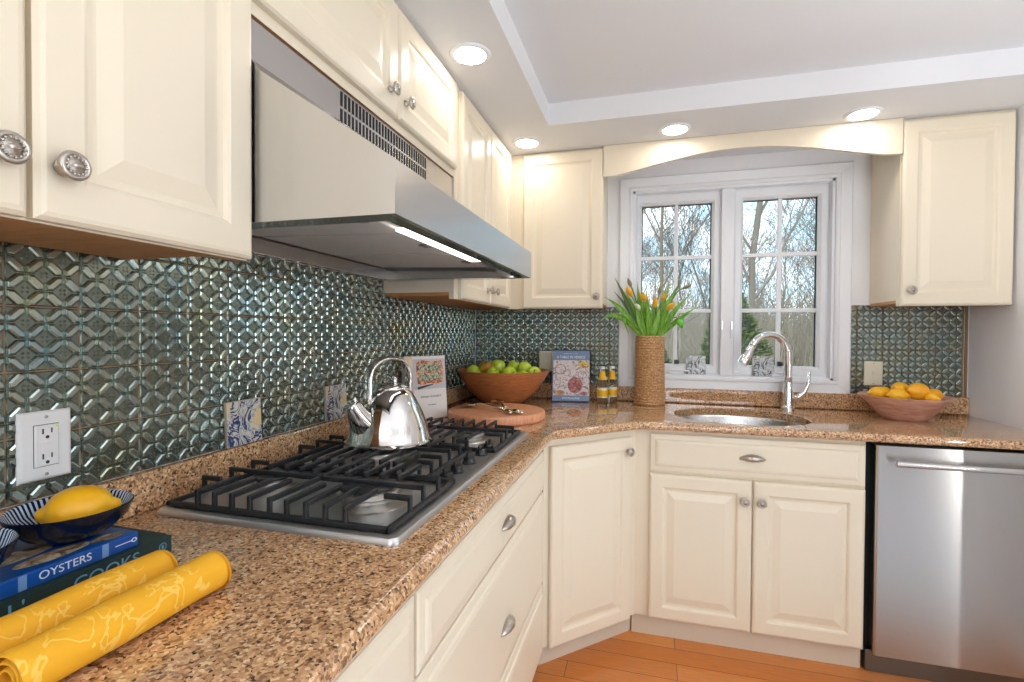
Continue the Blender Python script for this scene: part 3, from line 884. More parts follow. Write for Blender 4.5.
# ------------------------------------------------------------------ range hood
HX, HY0, HY1, HZ0, HZ1 = .583, -2.0225, -1.054, 1.468, 1.557
t = thing('range_hood', 'stainless steel range hood above the cooktop', 'range hood', (0, 0, 0))
b = MB()
prof = [(.012, 1.515), (.012, 1.77), (.300, 1.757), (.318, 1.735), (HX, HZ1), (HX, HZ0), (HX-.012, HZ0), (HX-.012, HZ1-.01), (.31, 1.72), (.03, 1.74), (.03, 1.515)]
b.prism(prof, HY0+.006, HY1-.006, 'y')
side = [(.012, HZ0+.02), (.012, 1.77), (.300, 1.757), (.318, 1.735), (HX, HZ1), (HX, HZ0), (.03, HZ0)]
b.prism(side, HY0, HY0+.006, 'y'); b.prism(side, HY1-.006, HY1, 'y')
b.build('canopy', M['steel'], t)
b = MB()   # inward lip round the bottom edge
LW = .046
b.box((.03, HY0+.006, HZ0), (HX-.012, HY0+LW, HZ0+.003)); b.box((.03, HY1-LW, HZ0), (HX-.012, HY1-.006, HZ0+.003)); b.box((HX-.040, HY0+LW, HZ0), (HX-.012, HY1-LW, HZ0+.003))
b.build('bottom_lip', M['lip'], t)
b = MB(); b.box((.0095, HY0+.002, 1.472), (.026, HY1-.002, 1.512), 0, .002); b.build('wall_strip', M['steel'], t)
yf0, yf1 = HY0+.012, HY1-.05
third = (yf1-yf0)/3
def under_z(x): return 1.516-.016*x/.55
for i in range(3):
    y0 = yf0+i*third+.007; y1 = yf0+(i+1)*third-.007
    b = MB()
    x0, x1 = .030, .440
    b.put([(x0, y0, under_z(x0)), (x1, y0, under_z(x1)), (x1, y1, under_z(x1)), (x0, y1, under_z(x0)), (x0, y0, under_z(x0)+.01), (x1, y0, under_z(x1)+.01), (x1, y1, under_z(x1)+.01), (x0, y1, under_z(x0)+.01)],
          [(0, 3, 2, 1), (4, 5, 6, 7), (0, 1, 5, 4), (1, 2, 6, 5), (2, 3, 7, 6), (3, 0, 4, 7)])
    f = b.build('grease_filter', M['filter'], t)
    b = MB(); b.box((x1-.035, (y0+y1)/2-.018, under_z(x1)-.004), (x1-.014, (y0+y1)/2+.018, under_z(x1)-.0002), 0, .002); b.build('filter_latch', M['steel_dark'], f)
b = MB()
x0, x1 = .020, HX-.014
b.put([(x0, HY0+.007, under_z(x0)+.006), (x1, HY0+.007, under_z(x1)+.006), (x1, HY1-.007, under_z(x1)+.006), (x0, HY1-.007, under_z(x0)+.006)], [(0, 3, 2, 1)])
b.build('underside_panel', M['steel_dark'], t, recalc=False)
b = MB(); b.box((.456, -1.79, 1.4920), (.490, -1.32, 1.4985), 0, .002); b.build('lamp_strip', M['hood_lamp'], t)
for y in (-1.20, -1.16, -1.12):
    b = MB(); b.lathe([(.0001, 0), (.007, 0), (.0065, .006), (.0001, .0065)], 14, 0, Matrix.Translation((.555, y, HZ0-.0065))); b.build('switch_button', M['black'], t, 40)
# duct cover above the canopy with its vent slots
b = MB(); b.box((.012, HY0, 1.772), (.284, HY1, 1.843)); b.box((.284, HY0, 1.740), (.2855, HY1, 1.843)); 
b.build('duct_cover', M['steel'], t)
b = MB()
ya, yb = -1.735, -1.285
nsl = 30
for r_ in range(2):
    z0 = 1.763+r_*.040
    for i in range(nsl):
        y = ya+(yb-ya)*i/(nsl-1)
        b.box((.2850, y-.0042, z0), (.2862, y+.0042, z0+.033))
b.build('vent_slots', M['gap'], t)

# ------------------------------------------------------------------ outlets and switches
def plate(name, label, T, kind):
    t = thing(name, label, 'outlet' if kind != 'switch' else 'switch'); t.matrix_world = T
    m = M['white_plastic'] if kind == 'gfci' else M['ivory']
    w, h = (.0385, .0575) if kind != 'wide' else (.0385, .0575)
    b = MB(); ringrect(b, -w, w, -h, h, [(0, 0), (0, .003), (.003, .006), (.006, .0065)], 0); b.build('cover_plate', m, t)
    b = MB()
    for z in (-.048, .048): b.lathe([(.0001, .0080), (.0026, .0078), (.003, .006)], 10, 0, Matrix.Translation((0, 0, z)) @ Matrix.Rotation(R(90), 4, 'X'))
    b.build('plate_screws', M['steel'], t)
    if kind == 'gfci':
        b = MB(); ringrect(b, -.0175, .0175, -.0345, .0345, [(0, .006), (.0004, .0085), (.002, .0095)], 0); f = b.build('receptacle', m, t)
        b = MB(); ringrect(b, -.0184, .0184, -.0354, .0354, [(0, .0063), (.0003, .0068)], 0); b.build('receptacle_gap', M['slot'], t)
        b = MB()
        for z in (-.0225, .0195):
            b.box((-.0075, -.0099, z), (-.0052, -.009, z+.009)); b.box((.0052, -.0099, z+.001), (.0072, -.009, z+.009))
            b.lathe([(.0001, .0099), (.0028, .0099), (.0028, .009)], 12, 0, Matrix.Translation((0, 0, z-.0055)) @ Matrix.Rotation(R(90), 4, 'X'))
        b.build('socket_slots', M['slot'], f)
        b = MB()
        for z in (-.006, .0015): b.box((-.008, -.0108, z), (.008, -.0094, z+.0048), 0, .0005)
        b.build('test_buttons', m, f)
        b = MB(); b.box((.011, -.0100, .029), (.0165, -.0094, .032)); b.build('indicator_light', M['green_led'], f)
    else:
        b = MB(); ringrect(b, -.005, .005, -.012, .012, [(0, .006), (.0005, .0072), (.001, .0075)], 0); b.box((-.003, -.019, -.001), (.003, -.007, .005), 0, .001); b.build('toggle', m, t)
    return t
plate('wall_outlet', 'white double socket outlet on the dark tiles at far left', frame((0, 1, 0), (-1, 0, 0), (0, 0, 1), (.0062, -2.162, 1.082)), 'gfci')
plate('light_switch', 'ivory switch plate on the tiles right of the window', frame((1, 0, 0), (0, 1, 0), (0, 0, 1), (2.026, -.0062, 1.092)), 'switch')
plate('light_switch', 'ivory switch plate half hidden behind the blue cookbook', frame((1, 0, 0), (0, 1, 0), (0, 0, 1), (.428, -.0062, 1.118)), 'switch')

# ------------------------------------------------------------------ painted tiles leaning
def decor(label, loc, rot, s, m, th=.008):
    t = thing('painted_tile', label, 'tile', loc); t.rotation_euler = rot
    b = MB(); b.box((-s/2, -th, 0), (s/2, 0, s), 0, .0015); b.build('tile_body', M['tile_side'], t)
    b = MB(); b.put([(-s/2+.0015, -th-.0003, .0015), (s/2-.0015, -th-.0003, .0015), (s/2-.0015, -th-.0003, s-.0015), (-s/2+.0015, -th-.0003, s-.0015)], [(0, 1, 2, 3)])
    b.build('painted_face', m, t, recalc=False)
decor('blue and white painted tile behind the near grate', (.0095, -1.742, SPZ+.0012), (R(-3), 0, L90), .110, M['delft'])
decor('blue and white painted tile beside the kettle', (.0095, -1.365, SPZ+.0012), (R(-3), 0, L90), .110, M['delft'])
decor('grey patterned tile on the window sill between vase and faucet', (1.228, .034, 1.0622), (R(-4), 0, 0), .100, M['grey_tile'])
decor('grey patterned tile on the window sill behind the faucet', (1.553, .034, 1.0622), (R(-4), 0, 0), .102, M['grey_tile'])

# ------------------------------------------------------------------ cookbooks
def upright_book(label, loc, rz, tilt, w, h, th, cover):
    t = thing('cookbook', label, 'book', loc); t.rotation_euler = (R(tilt), 0, rz)
    b = MB(); b.box((-w/2, -th, 0), (w/2, -th+.003, h), 0, .0008); b.build('front_cover', cover, t)
    b = MB(); b.box((-w/2, -.003, 0), (w/2, 0, h), 0, .0008); b.build('back_cover', cover, t)
    b = MB(); b.box((-w/2, -th+.003, 0), (-w/2+.003, -.003, h)); b.build('spine', cover, t)
    b = MB(); b.box((-w/2+.003, -th+.003, .003), (w/2-.004, -.003, h-.003)); b.build('pages', M['paper'], t)
    return t, -th
def patch(b, x0, x1, z0, z1, y): b.put([(x0, y, z0), (x1, y, z0), (x1, y, z1), (x0, y, z1)], [(0, 1, 2, 3)])
def disc(b, cx, cz, rx, rz_, y, n=28): b.put([(cx+rx*math.cos(2*PI*i/n), y, cz+rz_*math.sin(2*PI*i/n)) for i in range(n)], [tuple(range(n))])
FY_ = lambda org: frame((1, 0, 0), (0, 0, 1), (0, -1, 0), org)
t, y = upright_book('dusty blue cookbook standing beside the apple bowl', (.588, -.135, CT), R(9), -8, .196, .268, .022, M['blue_cover'])
b = MB(); patch(b, -.093, .098, .030, .217, y-.0004); p = b.build('cover_photo', M['food_table'], t, recalc=False)
b = MB(); disc(b, .022, .085, .039, .042, y-.0007); b.build('plate', M['food_plate'], p, recalc=False)
b = MB(); disc(b, .022, .085, .034, .037, y-.0010); b.build('berries', M['food_red'], p, recalc=False)
b = MB(); 
for cx, cz, r in ((.055, .198, .017), (.080, .206, .011), (.082, .188, .014), (.067, .187, .012)): disc(b, cx, cz, r, r*.9, y-.0007-cx*.003)
b.build('yellow_fruit', M['food_yellow'], p, recalc=False)
b = MB(); disc(b, -.062, .044, .030, .0135, y-.0007); b.build('bread', M['food_bread'], p, recalc=False)
b = MB(); disc(b, .068, .041, .019, .010, y-.0007); b.build('tomatoes', M['food_red'], p, recalc=False)
b = MB()
for k, (cx, cz, r) in enumerate(((-.055, .168, .030), (-.020, .150, .020), (.06, .14, .024), (-.07, .10, .018), (-.03, .085, .011))):
    n = 20; o_ = len(b.v)
    b.loft([[(cx+q*math.cos(2*PI*i/n), y-.0007, cz+q*.9*math.sin(2*PI*i/n)) for i in range(n)] for q in (r, r*.88)])
b.build('plate_rims', M['food_plate'], p, recalc=False)
text('title_lettering', 'A TABLE IN VENICE', .020, M['lettering_white'], t, FY_((.0, y-.0004, .233)), .0002, 'CENTER', .150)
text('small_lettering', 'RECIPES FROM MY HOME', .006, M['lettering_white'], t, FY_((.0, y-.0004, .252)), .0002, 'CENTER', .07)
text('author_lettering', 'SKYE McALPINE', .014, M['lettering_white'], t, FY_((.0, y-.0004, .015)), .0002, 'CENTER', .092)

t, y = upright_book('white cookbook with a tray bake photo standing behind the kettle', (.090, -.870, CT), R(61), -5, .205, .262, .022, M['white_cover'])
b = MB(); patch(b, -.1020, -.064, .001, .261, y-.0004); b.build('beige_strip', M['beige_cover'], t, recalc=False)
b = MB(); patch(b, -.064, .102, .125, .250, y-.0004); p = b.build('cover_photo', M['food_grey'], t, recalc=False)
b = MB()
rr_ = [(x, y-.0007, z) for x, z in ((-.042, .150), (-.02, .142), (.02, .15), (.05, .143), (.084, .152), (.090, .20), (.082, .242), (.03, .238), (-.02, .246), (-.045, .236), (-.048, .19))]
b.put(rr_, [tuple(range(len(rr_)))]); b.build('crust', M['food_pizza'], p, recalc=False)
b = MB(); patch(b, -.036, .076, .160, .192, y-.0010); patch(b, -.036, .076, .198, .230, y-.0010); b.build('filling', M['food_greens'], p, recalc=False)
b = MB(); b.put([(x, y-.0009, z) for x, z in ((-.042, .1255), (.0, .134), (.035, .1415), (.034, .145), (.0, .142), (-.045, .136))], [tuple(range(6))]); b.build('knife', M['lettering_dark'], p, recalc=False)
text('spine_lettering', 'RECIPES', .020, M['lettering_tan'], t, frame((0, 0, 1), (-1, 0, 0), (0, -1, 0), (-.083, y-.0004, .13)), .0002, 'CENTER', .155)
text('cover_lettering', 'Dinner Included', .014, M['lettering_dark'], t, FY_((.020, y-.0004, .094)), .0002, 'CENTER', .10)
text('small_lettering', 'recipes', .010, M['lettering_dark'], t, FY_((.025, y-.0004, .060)), .0002, 'CENTER', .04)

def flat_book(label, loc, rz, L, D, H, cover, band=None):
    # spine faces local +x, length along local y; origin at spine/far end corner bottom
    t = thing('cookbook', label, 'book', loc, rz)
    b = MB(); b.box((-D, -L, H-.0025), (0, 0, H), 0, .0008); b.build('front_cover', cover, t)
    b = MB(); b.box((-D, -L, 0), (0, 0, .0025), 0, .0008); b.build('back_cover', cover, t)
    b = MB(); b.box((-.0025, -L, .0024), (.0004, 0, H-.0024), 0, .0004); b.build('spine', cover, t)
    b = MB(); b.box((-D+.004, -L+.003, .0025), (-.0025, -.003, H-.0025)); b.build('pages', M['paper'], t)
    return t
SX = lambda x, y_, z: frame((0, 1, 0), (0, 0, 1), (1, 0, 0), (x, y_, z))
G1 = .029
t = flat_book('dark green cookbook at the bottom of the pile', (.236, -2.125, CT), R(-1), .33, .222, G1, M['teal'])
text('title_lettering', 'COOKS', .0245, M['lettering_blue'], t, SX(.0006, -.140, G1/2-.001), .0002, 'LEFT', .088)
text('title_lettering', "OLL'", .0245, M['lettering_blue'], t, SX(.0006, -.250, G1/2-.001), .0002, 'LEFT', .055)
b = MB()
n = 16; b.loft([[(.0006, -.015+q*math.cos(2*PI*i/n), G1/2+q*math.sin(2*PI*i/n)) for i in range(n)] for q in (.0065, .005)])
b.put([(.0006, -.0165, G1/2-.003), (.0006, -.0135, G1/2-.003), (.0006, -.0135, G1/2+.003), (.0006, -.0165, G1/2+.003)], [(0, 1, 2, 3)])
b.build('spine_emblem', M['lettering_blue'], t, recalc=False)
G2 = .021
t = flat_book('royal blue cookbook lying on top of the green one', (.224, -2.170, CT+G1), R(-1), .30, .205, G2, M['royal'])
text('title_lettering', 'OYSTERS', .0155, M['lettering_white'], t, SX(.0006, -.128, G2/2), .0003, 'LEFT', .062)
for yy in (-.150, -.052):
    b = MB(); b.put([(.0006, yy, .001), (.0006, yy+.009, .001), (.0006, yy+.009, G2-.001), (.0006, yy, G2-.001)], [(0, 1, 2, 3)])
    b.build('spine_band', M['grey_light'], t, recalc=False)
b = MB()
b.put([(.0006, -.034, .0098), (.0006, -.010, .0098), (.0006, -.010, .0112), (.0006, -.034, .0112)], [(0, 1, 2, 3)]); n = 14
b.loft([[(.0006, -.0065+q*1.3*math.cos(2*PI*i/n), .0106+q*math.sin(2*PI*i/n)) for i in range(n)] for q in (.0034, .0018)])
b.put([(.0006, -.186, .006), (.0006, -.172, .009), (.0006, -.172, .0115), (.0006, -.186, .0085)], [(0, 1, 2, 3)])
b.build('spine_emblem', M['lettering_white'], t, recalc=False)
b = MB()
for (x, yy, rx, ry) in ((-.028, -.095, .016, .045), (-.020, -.030, .012, .022), (-.07, -.12, .02, .05)):
    b.put([(x+rx*math.cos(2*PI*i/20), yy+ry*math.sin(2*PI*i/20), G2+.0004) for i in range(20)], [tuple(range(20))])
b.build('cover_photo', M['food_gold'], t, recalc=False)

# small navy bowls on the books, one lemon
def dish(label, loc, r, h):
    t = thing('small_bowl', label, 'bowl', loc)
    out = [(.0001, 0), (.030, 0), (.033, .003), (.052, .012), (.068, .028), (r, h), (r-.0015, h+.0012)]
    inn = [(r-.0015, h+.0012), (r-.004, h), (.064, .030), (.049, .015), (.030, .0065), (.0001, .005)]
    b = MB(); b.lathe(out, 48); b.build('outer_glaze', M['navy'], t, 50)
    b = MB(); b.lathe(inn, 48); b.build('striped_interior', M['stripe'], t, 60)
dish('small navy bowl holding a lemon on the blue book', (.152, -2.216, CT+G1+G2), .076, .047)
dish('small navy bowl mostly outside the left edge of the photo', (.170, -2.374, CT+G1+G2), .074, .047)
def lemon_mesh(r, L, m):
    b = MB(); prof = []
    n = 22
    for i in range(n+1):
        u = -1+2*i/n
        q = max(1-abs(u)**2.3, 0)**.62
        z = L*u
        if abs(u) > .86: q = max(q*.9, .0)
        prof.append((max(r*q, .0004), z))
    prof = [(.0004, -L-.006), (.006, -L-.004), (.010, -L+.002)]+[p for p in prof if abs(p[1]) < L*.955]+[(.009, L), (.006, L+.004), (.0004, L+.005)]
    b.lathe(prof, 24); o = b.build('lemon', m, None, True); d = o.data; bpy.data.objects.remove(o); return d
LEM = lemon_mesh(.031, .038, M['lemon']); ORA = lemon_mesh(.034, .040, M['orange'])
def fruit(name, data, label, cat, loc, rot, group=None, s=1):
    o = bpy.data.objects.new(name, data); COL.objects.link(o); o.location = loc; o.rotation_euler = rot; o.scale = (s, s, s)
    return tag(o, label, cat, group)
fruit('lemon', LEM, 'large lemon lying alone in the small navy bowl', 'lemon', (.152, -2.204, 1.0015), (R(90), 0, R(-40)), None, 1.16)

# rolled yellow cloths
def roll(label, loc, rz, L, r, seed):
    t = thing('rolled_towel', label, 'towel', loc, rz)
    q = random.Random(seed)
    turns = 3.1; n = 120; th = .0022
    def sp(k, off, s=1):
        u = k/n; a = u*turns*2*PI; rad = (.006+(r-.006)*u)+off
        return (rad*math.cos(a+3.6)*s, r+rad*math.sin(a+3.6)*s)
    ys = [0, .003, .010]+[.01+(L-.02)*i/14 for i in range(1, 15)]+[L-.003, L]
    sc = [.93, .98, 1.0]+[1.0]*14+[.97, .90]
    rings = []
    for y_, s in zip(ys, sc):
        wob = 1+.02*math.sin(y_*40+seed)
        loop = [sp(k, th/2, s*wob) for k in range(n+1)]+[sp(k, -th/2, s*wob) for k in range(n, -1, -1)]
        cz = r
        rings.append([(x, -y_, r+(z-r)) for x, z in loop])
    b = MB(); b.loft(rings, 0, True, True, True)
    o = b.build('cloth', M['towel'], t, 50)
    # the folded inner edge closing the far end
    b = MB(); b.lathe([(.0001, .004), (r*.60, .003), (r*.88, -.001), (r*.93, -.006)], 32, 0, Matrix.Translation((0, 0, r)) @ Matrix.Rotation(R(-90), 4, 'X'))
    b.build('tucked_end', M['towel'], t, True)
roll('front rolled yellow patterned cloth nearest the counter edge', (.408, -2.200, CT), R(-1), .232, .0290, 3)
roll('rear rolled yellow patterned cloth beside the stacked books', (.334, -2.216, CT), R(-1), .30, .029, 11)

# ------------------------------------------------------------------ wooden bowl and apples
t = thing('wooden_bowl', 'large reddish wooden bowl filled with green apples', 'bowl', (.262, -.300, CT))
b = MB(); rings = [(.0001, 0), (.088, 0), (.098, .004), (.135, .030), (.175, .070), (.212, .120), (.238, .168), (.2385, .1715), (.235, .172), (.230, .170), (.205, .122), (.168, .076), (.128, .040), (.09, .022), (.0001, .018)]
b.lathe(rings, 64); b.build('bowl_body', M['bowl_wood'], t, 50)
def apple_mesh(m):
    b = MB(); prof = []
    for r, z in ((.0004, -.022), (.008, -.027), (.016, -.031), (.024, -.029), (.034, -.016), (.0385, .002), (.036, .018), (.028, .029), (.018, .0315), (.009, .027), (.0004, .019)): prof.append((r, z))
    # smooth by resampling
    P = []
    for i in range(len(prof)-1):
        for k in range(3):
            u = k/3; p0 = prof[max(i-1, 0)]; p1 = prof[i]; p2 = prof[i+1]; p3 = prof[min(i+2, len(prof)-1)]
            P.append(tuple(.5*((2*p1[c])+(-p0[c]+p2[c])*u+(2*p0[c]-5*p1[c]+4*p2[c]-p3[c])*u*u+(-p0[c]+3*p1[c]-3*p2[c]+p3[c])*u**3) for c in (0, 1)))
    P.append(prof[-1]); P = [(max(r, .0003), z) for r, z in P]
    b.lathe(P, 28); o = b.build('apple_flesh', m, None, True); d = o.data; bpy.data.objects.remove(o); return d
AG, AR = apple_mesh(M['apple']), apple_mesh(M['apple_red'])
b = MB(); b.tube([(0, 0, .018), (.001, .001, .030), (.004, .002, .040)], [.0016, .0014, .002], 6); o = b.build('stem', M['apple_stem'], None, True); ST = o.data; bpy.data.objects.remove(o)
def apple(label, data, loc, rot):
    t = thing('apple', label, 'apple', (loc[0], loc[1], loc[2]-.010)); t.rotation_euler = rot; t['group'] = 'green apples in the wooden bowl'
    put('apple_flesh', data, t, (0, 0, 0)); put('stem', ST, t, (0, 0, 0))
apple('russet blushed apple at the left of the pile in the bowl', AR, (.168, -.300, 1.102), (R(25), R(-20), 0))
apple('yellow green apple second from left on top of the pile', AG, (.222, -.262, 1.106), (R(-20), R(10), R(40)))
apple('bright green apple at the top centre of the pile', AG, (.306, -.245, 1.103), (R(30), R(15), R(80)))
apple('bright green apple at the right shoulder of the pile', AG, (.364, -.265, 1.098), (R(-35), R(20), R(10)))
apple('pale green apple showing its stem hollow at far right of the bowl', AG, (.432, -.330, 1.078), (R(48), R(8), R(5)))
apple('pale apple half sunk at the front left of the bowl', AG, (.232, -.395, 1.074), (R(10), R(35), 0))
apple('bright apple lying at the front centre of the bowl', AG, (.318, -.395, 1.080), (R(70), R(10), R(60)))
apple('green apple tucked against the left rim of the bowl', AG, (.108, -.330, 1.078), (R(-60), R(0), R(20)))
apple('green apple low against the front right rim of the bowl', AG, (.390, -.400, 1.062), (R(50), R(-30), R(0)))

# ------------------------------------------------------------------ cutting board and serving spoons
t = thing('cutting_board', 'thick round wooden cutting board at the end of the cooktop', 'cutting board', (.366, -.750, CT))
b = MB(); b.lathe([(.0001, 0), (.199, 0), (.204, .004), (.205, .009), (.205, .030), (.2025, .035), (.198, .0365), (.0001, .0365)], 72); b.build('board', M['board_wood'], t, 50)
def spoon(label, p, q, tine):
    p = Vector(p); q = Vector(q); d = q-p; L = d.length; ang = math.atan2(d.y, d.x)
    t = thing('serving_spoon', label, 'spoon', (p.x, p.y, CT+.0365), ang); t.scale = (1, 1.35, 1.35)
    b = MB(); n = 14; rings = []
    for i in range(n+1):
        u = i/n; x = -.036+.072*u
        w = .024*math.sin(PI*min(max(u, .02), .98))**.7*(1 if u < .6 else 1-.35*(u-.6))
        dep = .011*math.sin(PI*u)
        ring = []
        for k in range(9):
            v = -1+2*k/8; ring.append((x, w*v, .012-dep*(1-v*v)))
        for k in range(8, -1, -1):
            v = -1+2*k/8; ring.append((x, w*v, .0137-dep*(1-v*v)))
        rings.append(ring)
    b.loft(rings, 0, True, True, True); b.build('spoon_bowl', M['brass'], t, True)
    b = MB(); pts = [(.034, 0, .012), (.05, 0, .016), (.09, 0, .018), (.14, 0, .012), (L-.03, 0, .0075)]
    b.tube(pts, [.004, .0035, .0032, .004, .006], 10); b.build('handle', M['brass'], t, True)
    b = MB(); b.ell((L-.012, 0, .0085), (.026, .0125, .0072), 14, 8); b.ell((L-.038, 0, .008), (.010, .0085, .006), 12, 8); b.ell((L+.013, 0, .0075), (.008, .006, .006), 12, 8); b.build('ornate_end', M['brass'], t, True)
spoon('brass serving spoon lying nearer the cooktop on the board', (.240, -.740), (.490, -.852), 0)
spoon('brass serving spoon lying nearer the apple bowl on the board', (.325, -.610), (.455, -.868), 0)

# ------------------------------------------------------------------ bottles
def bottle(label, x, y):
    t = thing('glass_bottle', label, 'bottle', (x, y, CT), 0, 'small glass bottles beside the vase'); t.scale = (1, 1, 1.06)
    P = [(.0001, .001), (.024, .001), (.0265, .004), (.0268, .08), (.0255, .100), (.019, .118), (.0135, .132), (.0118, .150), (.0115, .168), (.0125, .170), (.0125, .175), (.0105, .176)]
    b = MB(); b.lathe(P+[(.0001, .176)], 28); b.build('glass_body', M['bottle_glass'], t, 50)
    b = MB(); b.lathe([(.0272, .030), (.0273, .031), (.0273, .078), (.0270, .079)], 28, cap0=False); lb = b.build('body_label', M['lab_white'], t, 50)
    b = MB(); b.lathe([(.0275, .036), (.0276, .037), (.0276, .066), (.0275, .067)], 28); b.build('label_print', M['lab_yellow'], lb, 50)
    b = MB(); b.lathe([(.0215, .116), (.0160, .131), (.0142, .150), (.0130, .158)], 28); b.build('neck_label', M['lab_yellow'], t, 50)
    b = MB(); b.lathe([(.0143, .1685), (.0143, .172), (.0130, .179), (.011, .181), (.0001, .1815)], 24); b.build('crown_cap', M['cap_steel'], t, 50)
bottle('small glass bottle with yellow labels, left of the two', .757, -.168)
bottle('small glass bottle with yellow labels, nearer the vase', .802, -.112)

# ------------------------------------------------------------------ vase with tulips
VX, VY = .992, -.110
t = thing('woven_vase', 'tall cylindrical woven seagrass vase holding yellow tulips', 'vase', (VX, VY, CT))
b = MB(); nr, nc = 182, 112; H = .352; rings = []
for i in range(nr+1):
    v = i/nr; z = H*v
    base = .0795-.0075*v-.002*math.exp(-((v-1)/.03)**2)
    row = v*26
    ring = []
    for j in range(nc):
        ph = (j/nc)*28+(.5 if int(row) % 2 else 0)
        bump = abs(math.sin(PI*(row % 1)))*(.55+.45*abs(math.sin(PI*ph)))
        ring.append(((base-.0060+.0068*bump)*math.cos(2*PI*j/nc), (base-.0060+.0068*bump)*math.sin(2*PI*j/nc), z))
    rings.append(ring)
for f, z in ((.93, H-.001), (.90, H-.03), (.88, H-.20)): rings.append([(.071*f*math.cos(2*PI*j/nc), .071*f*math.sin(2*PI*j/nc), z) for j in range(nc)])
b.loft(rings, 0, True, True, True); b.build('woven_body', M['woven'], t, True)

MZ = CT+H
def bez(p0, p1, p2, n):
    p0, p1, p2 = Vector(p0), Vector(p1), Vector(p2)
    return [(1-u)**2*p0+2*u*(1-u)*p1+u*u*p2 for u in [i/n for i in range(n+1)]]
def leaf_mb(pts, w, face):
    n = len(pts)-1; b = MB(); rings = []
    for i, p in enumerate(pts):
        u = i/n; d = (pts[min(i+1, n)]-pts[max(i-1, 0)]).normalized()
        s = d.cross(Vector(face)).normalized(); nn = s.cross(d)
        ww = w*(.30+.70*math.sin(PI*min(u*.95+.12, 1)))*(1-u**5)+.0006
        k = .0011
        ring = [p+s*ww*v+nn*(.35*ww*v*v)+nn*k for v in (-1, -.5, 0, .5, 1)]+[p+s*ww*v+nn*(.35*ww*v*v)-nn*k for v in (1, .5, 0, -.5, -1)]
        rings.append(ring)
    b.loft(rings, 0, True, True, True); return b
def bloom_mb(c, axis, L, r, open_=0):
    axis = Vector(axis).normalized(); a = axis.orthogonal().normalized(); c2 = axis.cross(a)
    T = Matrix((a, c2, axis)).transposed().to_4x4(); T.translation = Vector(c)
    b = MB(); n = 36; rings = []
    for i in range(13):
        u = i/12
        prof = (math.sin(PI*min(u*.86+.07, 1))**.75)
        ring = []
        for j in range(n):
            th = 2*PI*j/n
            pet = 1+.10*math.cos(3*th)*(.3+u)+.04*math.cos(6*th)*u
            zz = L*(u-.5)+(L*.10*math.cos(6*th) if i == 12 else 0)
            ring.append((r*prof*pet*math.cos(th), r*prof*pet*math.sin(th), zz))
        rings.append(ring)
    b.loft(rings, 0, True, True, True, T); return b
def tulip(label, tip, pm, L, r, root, mid, leaves):
    t = thing('tulip', label, 'tulip', (VX, VY, MZ-.10), 0, 'tulips in the woven vase')
    o0 = Vector((VX, VY, MZ-.10))
    tip = Vector(tip)-o0; root = Vector((root[0], root[1], -.04)); mouth = Vector((root[0]*1.5, root[1]*1.5, .10))
    ctrl = Vector(mid)-o0 if mid else mouth*.5+tip*.5+Vector((0, 0, .05))
    pts = [root]+bez(mouth*.9, ctrl, tip, 10)
    b = MB(); b.tube(pts, .0034, 8); b.build('stem', M['stem'] if pm is not M['petal_dry'] else M['leaf_dark'], t, True)
    ax = (pts[-1]-pts[-2]).normalized()
    bloom_mb(tip+ax*L*.40, ax, L, r).build('bloom', pm, t, True)
    for (lt, lm, w, lroot, m) in leaves:
        lt = Vector(lt)-o0; lm = Vector(lm)-o0; lr = Vector((lroot[0], lroot[1], .0))
        mo = Vector((lroot[0], lroot[1], 0)); mo = mo*(1.15 if mo.length*1.15 < .056 else .056/max(mo.length, 1e-4)); mo.z = .105
        P = [Vector((lroot[0]*.7, lroot[1]*.7, -.02))]+bez(mo, lm, lt, 14)
        face = (o0+lm-Vector((.98, -2.75, 1.27))).normalized()*-1+Vector((rnd.uniform(-.5, .5), 0, rnd.uniform(-.4, .4)))
        leaf_mb(P, w, face).build('leaf', m, t, True)
LF, LD = M['leaf'], M['leaf_dark']
PY, PW, PDr, PG = M['petal'], M['petal_white'], M['petal_dry'], M['petal_green']
tulip('yellow tulip leaning left, highest of the yellow blooms', (.899, -.157, 1.470), PY, .052, .0145, (-.03, -.02), (.94, -.14, 1.40),
      [((.812, -.125, 1.567), (.88, -.13, 1.45), .013, (-.04, -.01), LD), ((.762, -.165, 1.464), (.86, -.15, 1.42), .014, (-.045, -.02), LF)])
tulip('pair of yellow tulips at centre left, the left hand one', (.946, -.080, 1.452), PY, .046, .0135, (-.015, .01), None,
      [((.806, -.115, 1.498), (.90, -.11, 1.40), .012, (-.03, .01), LD), ((.927, -.095, 1.545), (.935, -.10, 1.40), .015, (-.01, .02), LF)])
tulip('pair of yellow tulips at centre left, the right hand one', (.966, -.147, 1.440), PY, .046, .0135, (-.005, -.02), None,
      [((.971, -.035, 1.521), (.975, -.05, 1.40), .014, (.0, .03), LF), ((.750, -.185, 1.346), (.84, -.18, 1.42), .017, (-.04, -.03), LF)])
tulip('small yellow tulip at the centre of the bouquet', (1.014, -.167, 1.413), PY, .048, .0135, (.01, -.03), None,
      [((1.019, -.035, 1.489), (1.01, -.05, 1.40), .013, (.01, .03), LF), ((.985, -.17, 1.45), (.98, -.165, 1.36), .016, (.0, -.035), LF)])
tulip('yellow tulip behind the others at centre right', (1.054, -.080, 1.448), PY, .044, .0125, (.02, .01), None,
      [((1.094, -.075, 1.548), (1.045, -.08, 1.42), .016, (.015, .01), LF), ((1.157, -.065, 1.566), (1.07, -.07, 1.44), .012, (.03, .01), LD)])
